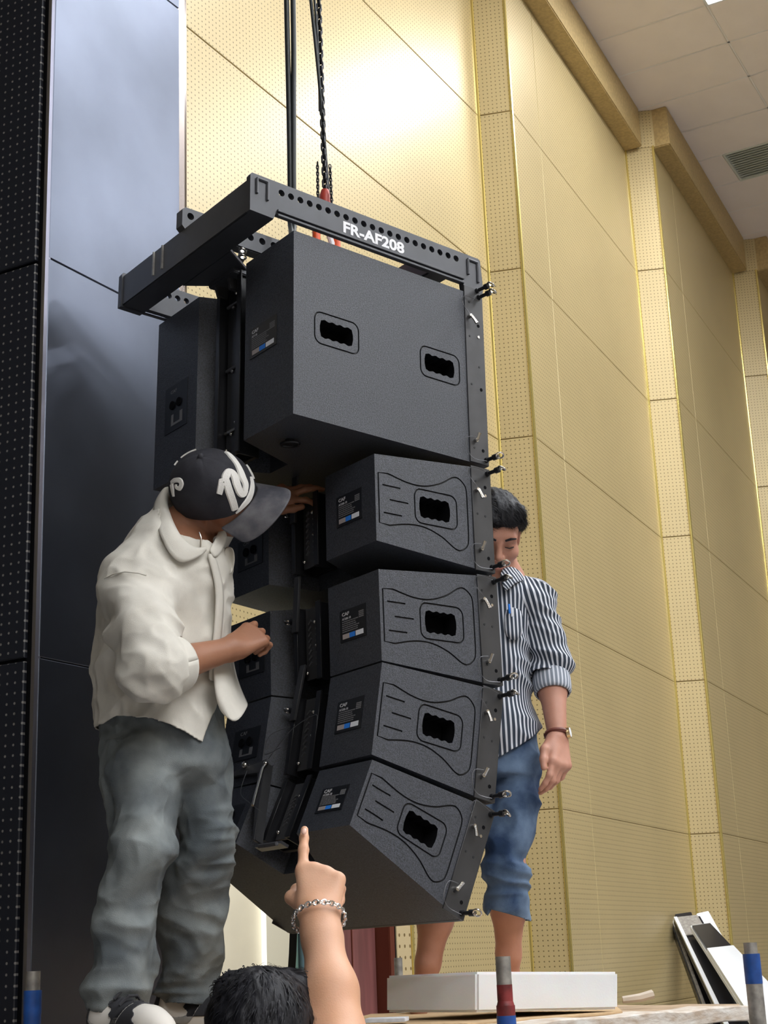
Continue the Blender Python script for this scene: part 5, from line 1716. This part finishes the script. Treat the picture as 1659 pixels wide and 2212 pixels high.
def sleeve2(s_p, e_p, w_p):
    d1 = (e_p - s_p) / np.linalg.norm(e_p - s_p); dw = (w_p - e_p) / np.linalg.norm(w_p - e_p)
    pr = [Cone(s_p + A3((-.06 if s_p is sh_l else .06, 0, .0)), s_p, .075, .068, .04), Cone(s_p, s_p + (e_p - s_p) * .5, .068, .061, .04), Cone(s_p + (e_p - s_p) * .5, e_p, .060, .056, .03), Cone(e_p, e_p + dw * .07, .056, .056, .03)]
    u1 = np.cross(d1, (0, -1.0, 0)); u1 /= np.linalg.norm(u1); v1 = np.cross(d1, u1)
    wv1 = A3((0, -1.0, 0)); wv1 = wv1 - d1 * (wv1 @ d1); wv1 /= np.linalg.norm(wv1)
    st = lambda v: 10 + np.arctan2((v - s_p) @ u1, (v - s_p) @ wv1) * .062
    skin_mesh('sleeve', pr, np.minimum(s_p, w_p) - .12, np.maximum(s_p, w_p) + .12, .0048, M_stripe, man2, thick=.003, smooth_it=1, attr={'stripe': st},
              disp=lambda v, N: str_disp(v, N) + .006 * ridged(np.stack([v[:, 0] * 8, v[:, 1] * 6, v[:, 2] * 26 + v[:, 0] * 16], 1), 46), cut=lambda v: (v - e_p) @ dw - .045)
    u = np.cross(dw, (0, 1.0, 0)); u /= np.linalg.norm(u); w = np.cross(dw, u)
    rows_ = [[e_p + dw * a + (u * math.cos(t) + w * math.sin(t)) * r for a, r in ((.03, .050), (.030, .058), (.06, .060), (.098, .058), (.100, .050))] for t in np.linspace(0, 2 * math.pi, 25)]
    o = ribbon('cuff', rows_, M_stripe2, man2, .003, 1)
    a = o.data.attributes.new('stripe', 'FLOAT', 'POINT'); a.data.foreach_set('value', np.repeat(np.arange(25) * .0144, 5).astype(np.float32))


M_stripe2 = M_stripe.copy()
for e_ in M_stripe2.node_tree.nodes:
    if e_.type == 'VALTORGB':
        for k in e_.color_ramp.elements:
            k.color = (.62, .64, .70, 1) if k.color[0] > .3 else (.20, .23, .28, 1)
sleeve2(sh_l, el_l, wr_l); sleeve2(sh_r, el_r, wr_r)


def stripe_attr(o, fn):
    me = o.data; a = me.attributes.new('stripe', 'FLOAT', 'POINT')
    a.data.foreach_set('value', np.array([fn(v.co) for v in me.vertices], np.float32))
    return o


stripe_attr(ribbon('collar', [[P(1118, 1222, 4.72), P(1130, 1236, 4.68), P(1134, 1256, 4.66)], [P(1104, 1216, 4.655), P(1116, 1228, 4.62), P(1124, 1254, 4.605)], [P(1092, 1222, 4.605), P(1102, 1236, 4.58), P(1108, 1262, 4.575)], [P(1078, 1240, 4.59), P(1084, 1254, 4.57), P(1090, 1284, 4.568)]], M_stripe, man2), lambda c: c.x * 1.0 + c.z * .6 + 9)
stripe_attr(ribbon('collar', [[P(1040, 1226, 4.70), P(1030, 1240, 4.67), P(1028, 1256, 4.65)], [P(1052, 1226, 4.64), P(1044, 1242, 4.60), P(1042, 1264, 4.59)], [P(1064, 1236, 4.60), P(1060, 1254, 4.58), P(1056, 1284, 4.572)]], M_stripe, man2), lambda c: c.x * 1.0 - c.z * .6 + 9)
stripe_attr(ribbon('pocket', [[P(1090, 1314, 4.575), P(1110, 1312, 4.578), P(1130, 1318, 4.60)], [P(1090, 1345, 4.572), P(1110, 1345, 4.575), P(1130, 1348, 4.60)], [P(1091, 1376, 4.575), P(1110, 1386, 4.578), P(1128, 1378, 4.60)]], M_stripe, man2, .002, 1), lambda c: c.x + 9)
pen = MB().cyl(P(1099, 1305, 4.565), P(1101, 1325, 4.565), .0035, n=8).build('pen', M_stkb, None, smooth=True); wparent(pen, man2)
wparent(MB().box((-.004, -.002, -.014), (.004, .002, .014), Matrix.Translation(P(1107, 1322, 4.562))).build('pen_clip', M_stkw, None), man2)
# rolled jeans
jh = Stack([row(1560, 1000, 1166, 4.72, .125), row(1620, 998, 1166, 4.72, .13), row(1680, 998, 1168, 4.72, .125)], k=.03)
jl = Stack([row(1640, 1070, 1167, 4.72, .10), row(1700, 1062, 1168, 4.71, .10), row(1760, 1052, 1168, 4.69, .098), row(1805, 1044, 1166, 4.68, .095), row(1835, 1044, 1154, 4.67, .085), row(1858, 1050, 1138, 4.67, .075), row(1885, 1046, 1146, 4.67, .078), row(1920, 1050, 1146, 4.68, .076), row(1960, 1054, 1142, 4.69, .072), row(1996, 1062, 1142, 4.70, .068)], k=.02)
jr = Stack([row(1640, 1000, 1080, 4.72, .10), row(1760, 955, 1055, 4.70, .095), row(1850, 920, 1010, 4.67, .085), row(1890, 905, 995, 4.67, .075), row(1940, 895, 980, 4.68, .07), row(1985, 890, 970, 4.69, .066)], k=.02)


def jean_disp(v, N):
    p = v + .03 * np.stack([vnoise(v * 8, 51), vnoise(v * 8, 52), vnoise(v * 8, 53)], 1)
    zk = A3(P(1100, 1835, 4.65))[2]
    roll = np.clip((zk - v[:, 2]) / .04, 0, 1)
    d = .010 * ridged(np.stack([p[:, 0] * 9 + p[:, 2] * 6, p[:, 1] * 6, p[:, 2] * 9 - p[:, 0] * 7], 1), 54) + .004 * vnoise(p * 14, 55)
    return d - .003 + roll * .012 * ridged(np.stack([p[:, 0] * 5, p[:, 1] * 5, p[:, 2] * 30 + p[:, 0] * 8], 1), 56)


zj = A3(P(1100, 1975, 4.62)); zj2 = A3(P(930, 1985, 4.62))
skin_mesh('jeans', [jh, jl, jr], (.0, 4.4, -.05), (.75, 5.0, .85), .005, M_jean, man2, disp=jean_disp, thick=.004, smooth_it=1,
          cut=lambda v: np.maximum(np.where(v[:, 0] > .26, zj[2] - (v[:, 0] - zj[0]) * .30, zj2[2]) - v[:, 2], v[:, 2] - A3(P(1100, 1570, 4.7))[2]))
# wristwatch
wu = np.cross(d2, (0, -1.0, 0)); wu /= np.linalg.norm(wu); wv = np.cross(d2, wu)
wc = wr_l - d2 * .008
wparent(MB().tube([wc + (wu * math.cos(t) * .034 + wv * math.sin(t) * .030) for t in np.linspace(0, 2 * math.pi, 20)[:-1]], .0075, 6, closed=True).build('watch_strap', M_strap, None, smooth=True), man2)
fd = A3(camdir(.92, .05, .38)); fd = fd - d2 * (fd @ d2); fd /= np.linalg.norm(fd)
fc = wc + fd * .031
wparent(MB().cyl(fc, fc + fd * .010, .0185, .0170, n=20).build('watch_case', M_goldw, None, smooth=True), man2)
wparent(MB().cyl(fc + fd * .0095, fc + fd * .0108, .0145, n=20).build('watch_dial', M_stkw, None), man2)

# ================================================================== the pointing man in the foreground
man3 = empty('person', Vector((-.15, 2.55, FLOOR)))
tag(man3, 'black haired man seen from behind in the foreground, raising his arm to point', 'person')
h3 = A3(P(565, 2264, 2.62)); HB3 = basis((.05, 1, .12), (0, -.1, 1))
w3 = A3(P(690, 1990, 2.72)); e3 = A3(P(729, 2232, 2.62)); s3 = A3(P(740, 2480, 2.42))
d3 = w3 - e3; d3 /= np.linalg.norm(d3)
nk3 = h3 + A3((0, -.03, -.14)); c3_ = h3 + A3((.0, -.03, -.36)); p3_ = h3 + A3((0, -.02, -.78))
b3 = head_prims(h3, HB3, 1.0)
b3 += [Cone(h3 + A3((0, -.03, -.06)), nk3, .056, .060, .03), Cone(nk3, c3_, .075, .12, .05), Ell(c3_, (.19, .11, .16), k=.05), Cone(c3_, p3_, .125, .125, .05),
       Cone(c3_ + A3((.15, 0, .08)), s3, .07, .058, .04), Cone(s3, e3, .054, .042, .03),
       Cone(e3, e3 + (w3 - e3) * .36, .040, .0415, .03), Cone(e3 + (w3 - e3) * .36, w3 - d3 * .02, .0415, .0320, .03), Cone(w3 - d3 * .03, w3 + d3 * .015, .0325, .031, .02)]
sl3 = h3 + A3((-.21, -.02, -.28)); el3 = sl3 + A3((-.04, .02, -.30)); wl3 = el3 + A3((.02, .10, -.24))
b3 += [Cone(c3_ + A3((-.14, 0, .08)), sl3, .07, .06, .04), Cone(sl3, el3, .052, .043, .03), Cone(el3, wl3, .044, .029, .03)]
for sx in (-1, 1):
    hp = p3_ + A3((sx * .09, 0, -.05)); kn = A3((hp[0] + sx * .02, hp[1] + .02, FLOOR + .48)); an = A3((kn[0], kn[1] - .03, FLOOR + .09))
    b3 += [Cone(p3_, hp, .11, .10, .05), Cone(hp, kn, .085, .058, .03), Cone(kn, an, .056, .038, .03), Cone(an, an + A3((0, .13, -.045)), .04, .032, .02)]
dh = A3(camdir(.0, .74, -.66)); tdir = camdir(-1, -.12, .1); nrm = camdir(.1, -.68, -.72)
b3 += hand_prims(w3 + d3 * .008, dh, nrm, tdir, ((6, 5, 4), (80, 84, 50), (84, 86, 50), (86, 84, 50)), ((.62, .62, .38), (.75, -.15, .62), (.55, -.55, .62)), 1.04, .02, .006, (.086, .087, .079, .067))
b3 += hand_prims(wl3, wl3 - el3, (1, 0, 0), (0, 1, 0), ((20, 30, 20),) * 4, ((.7, .6, .3), (1, .1, .2), (1, 0, .2)), 1.0)
skin_mesh('body', b3, (-.60, 2.15, FLOOR), (.25, 3.05, .45), .0032, M_skin3, man3, smooth_it=1)
lh3 = lambda x, y, z: h3 + HB3 @ np.array((x, y, z))
hair3 = [Ell(lh3(0, -.020, .036), (.086, .104, .093), HB3.T, .02), Ell(lh3(0, -.055, -.02), (.080, .064, .075), HB3.T, .03), Cone(lh3(-.05, .05, .08), lh3(.05, .05, .08), .035, .035, .03)]
skin_mesh('hair', hair3, h3 - .20, h3 + .20, .004, M_hair, man3, disp=lambda v, N: .004 * ridged(((v - h3) @ HB3) * np.array((70, 26, 30)), 8), smooth_it=1)


def flow3(p, n):
    c = A3(lh3(.01, -.04, .13)); r = p - c
    a = np.cross(r, (0, 0, 1.0)); return r / np.maximum(np.linalg.norm(r, axis=1, keepdims=True), 1e-6) + .5 * a / np.maximum(np.linalg.norm(a, axis=1, keepdims=True), 1e-6) + A3((0, 0, -.25))


tufts('hair_strands', hair3, h3 - .20, h3 + .20, flow3, 7000, .030, lambda v, N: v[:, 2] > h3[2] - .09, man3, M_hair, 5, .0011, .55)
# dark t-shirt and trousers (below the frame)
t3 = [Cone(nk3 + A3((0, 0, -.05)), c3_, .09, .14, .05), Ell(c3_, (.215, .135, .18), k=.05), Cone(c3_, p3_, .145, .145, .05), Cone(c3_ + A3((-.14, 0, .08)), sl3 + (el3 - sl3) * .5, .09, .075, .04), Cone(c3_ + A3((.15, 0, .08)), s3 + (e3 - s3) * .15, .09, .078, .04)]
M_tee = mat('dark_tee', (.03, .03, .035), .85)
skin_mesh('shirt', t3, (-.65, 2.05, -1.05), (.35, 2.95, .1), .008, M_tee, man3, disp=lambda v, N: .005 * vnoise(v * 12, 9), thick=.003, smooth_it=1,
          cut=lambda v: np.maximum.reduce([.085 - np.linalg.norm(v - nk3 - A3((0, 0, .03)), axis=1), (v - (s3 + (e3 - s3) * .12)) @ ((e3 - s3) / np.linalg.norm(e3 - s3)), p3_[2] - .06 - v[:, 2]]))
tq = []
for sx in (-1, 1):
    hp = p3_ + A3((sx * .09, 0, -.05)); kn = A3((hp[0] + sx * .02, hp[1] + .02, FLOOR + .48)); an = A3((kn[0], kn[1] - .03, FLOOR + .09))
    tq += [Cone(p3_, hp, .125, .12, .05), Cone(hp, kn, .105, .08, .03), Cone(kn, an, .078, .066, .03)]
skin_mesh('trousers', tq, (-.5, 2.3, FLOOR - .05), (.3, 2.9, -.7), .009, M_tee, man3, cut=lambda v: FLOOR + .06 - v[:, 2], thick=.003, smooth_it=1)
# nail of the pointing finger
dhn = dh / np.linalg.norm(dh); tt3 = A3(tdir) - dhn * (A3(tdir) @ dhn); tt3 /= np.linalg.norm(tt3); up3 = -np.cross(dhn, tt3); up3 = up3 if up3[1] < 0 else -up3
nc = w3 + d3 * .008 + dhn * .159 * 1.04 + tt3 * .030 * 1.04 + up3 * .0042
Mn = Matrix(((tt3[0], dhn[0], up3[0], nc[0]), (tt3[1], dhn[1], up3[1], nc[1]), (tt3[2], dhn[2], up3[2], nc[2]), (0, 0, 0, 1)))
nm_ = MB().ball((0, 0, 0), .0058, 12, 8, (.85, 1.15, .5)).mesh(); nm_.transform(Mn)
wparent(link_mesh('nail', nm_, mat('nail', (.80, .50, .40), .25), None, smooth=True), man3)
# silver curb bracelet
bu = np.cross(d3, (0, -1.0, 0)); bu /= np.linalg.norm(bu); bv = np.cross(d3, bu)
bc = w3 + d3 * .004
ax_t = d3 * .95 + A3(camdir(0, .25, -.50)); ax_t /= np.linalg.norm(ax_t)
b1u = np.cross(ax_t, (0, -1.0, 0)); b1u /= np.linalg.norm(b1u); b1v = np.cross(ax_t, b1u)
bl = MB(); NL = 40
ring = [bc + (b1u * math.cos(t) * .0455 + b1v * math.sin(t) * .0465) for t in np.linspace(0, 2 * math.pi, NL + 1)[:-1]]
bracelet = empty('bracelet_parent', None) if False else None
for k in range(NL):
    c = ring[k]; tdir_ = ring[(k + 1) % NL] - ring[k - 1]; rad_ = c - bc
    a_ = A3(rad_) / np.linalg.norm(rad_) + .5 * ax_t * (1 if k % 2 else -1)
    bl.torus(c, a_, .0042, .0016, 10, 5, sx=1.3, updir=A3(tdir_) + ax_t * .004)
o = bl.build('bracelet', M_silver, None, smooth=True); wparent(o, man3)
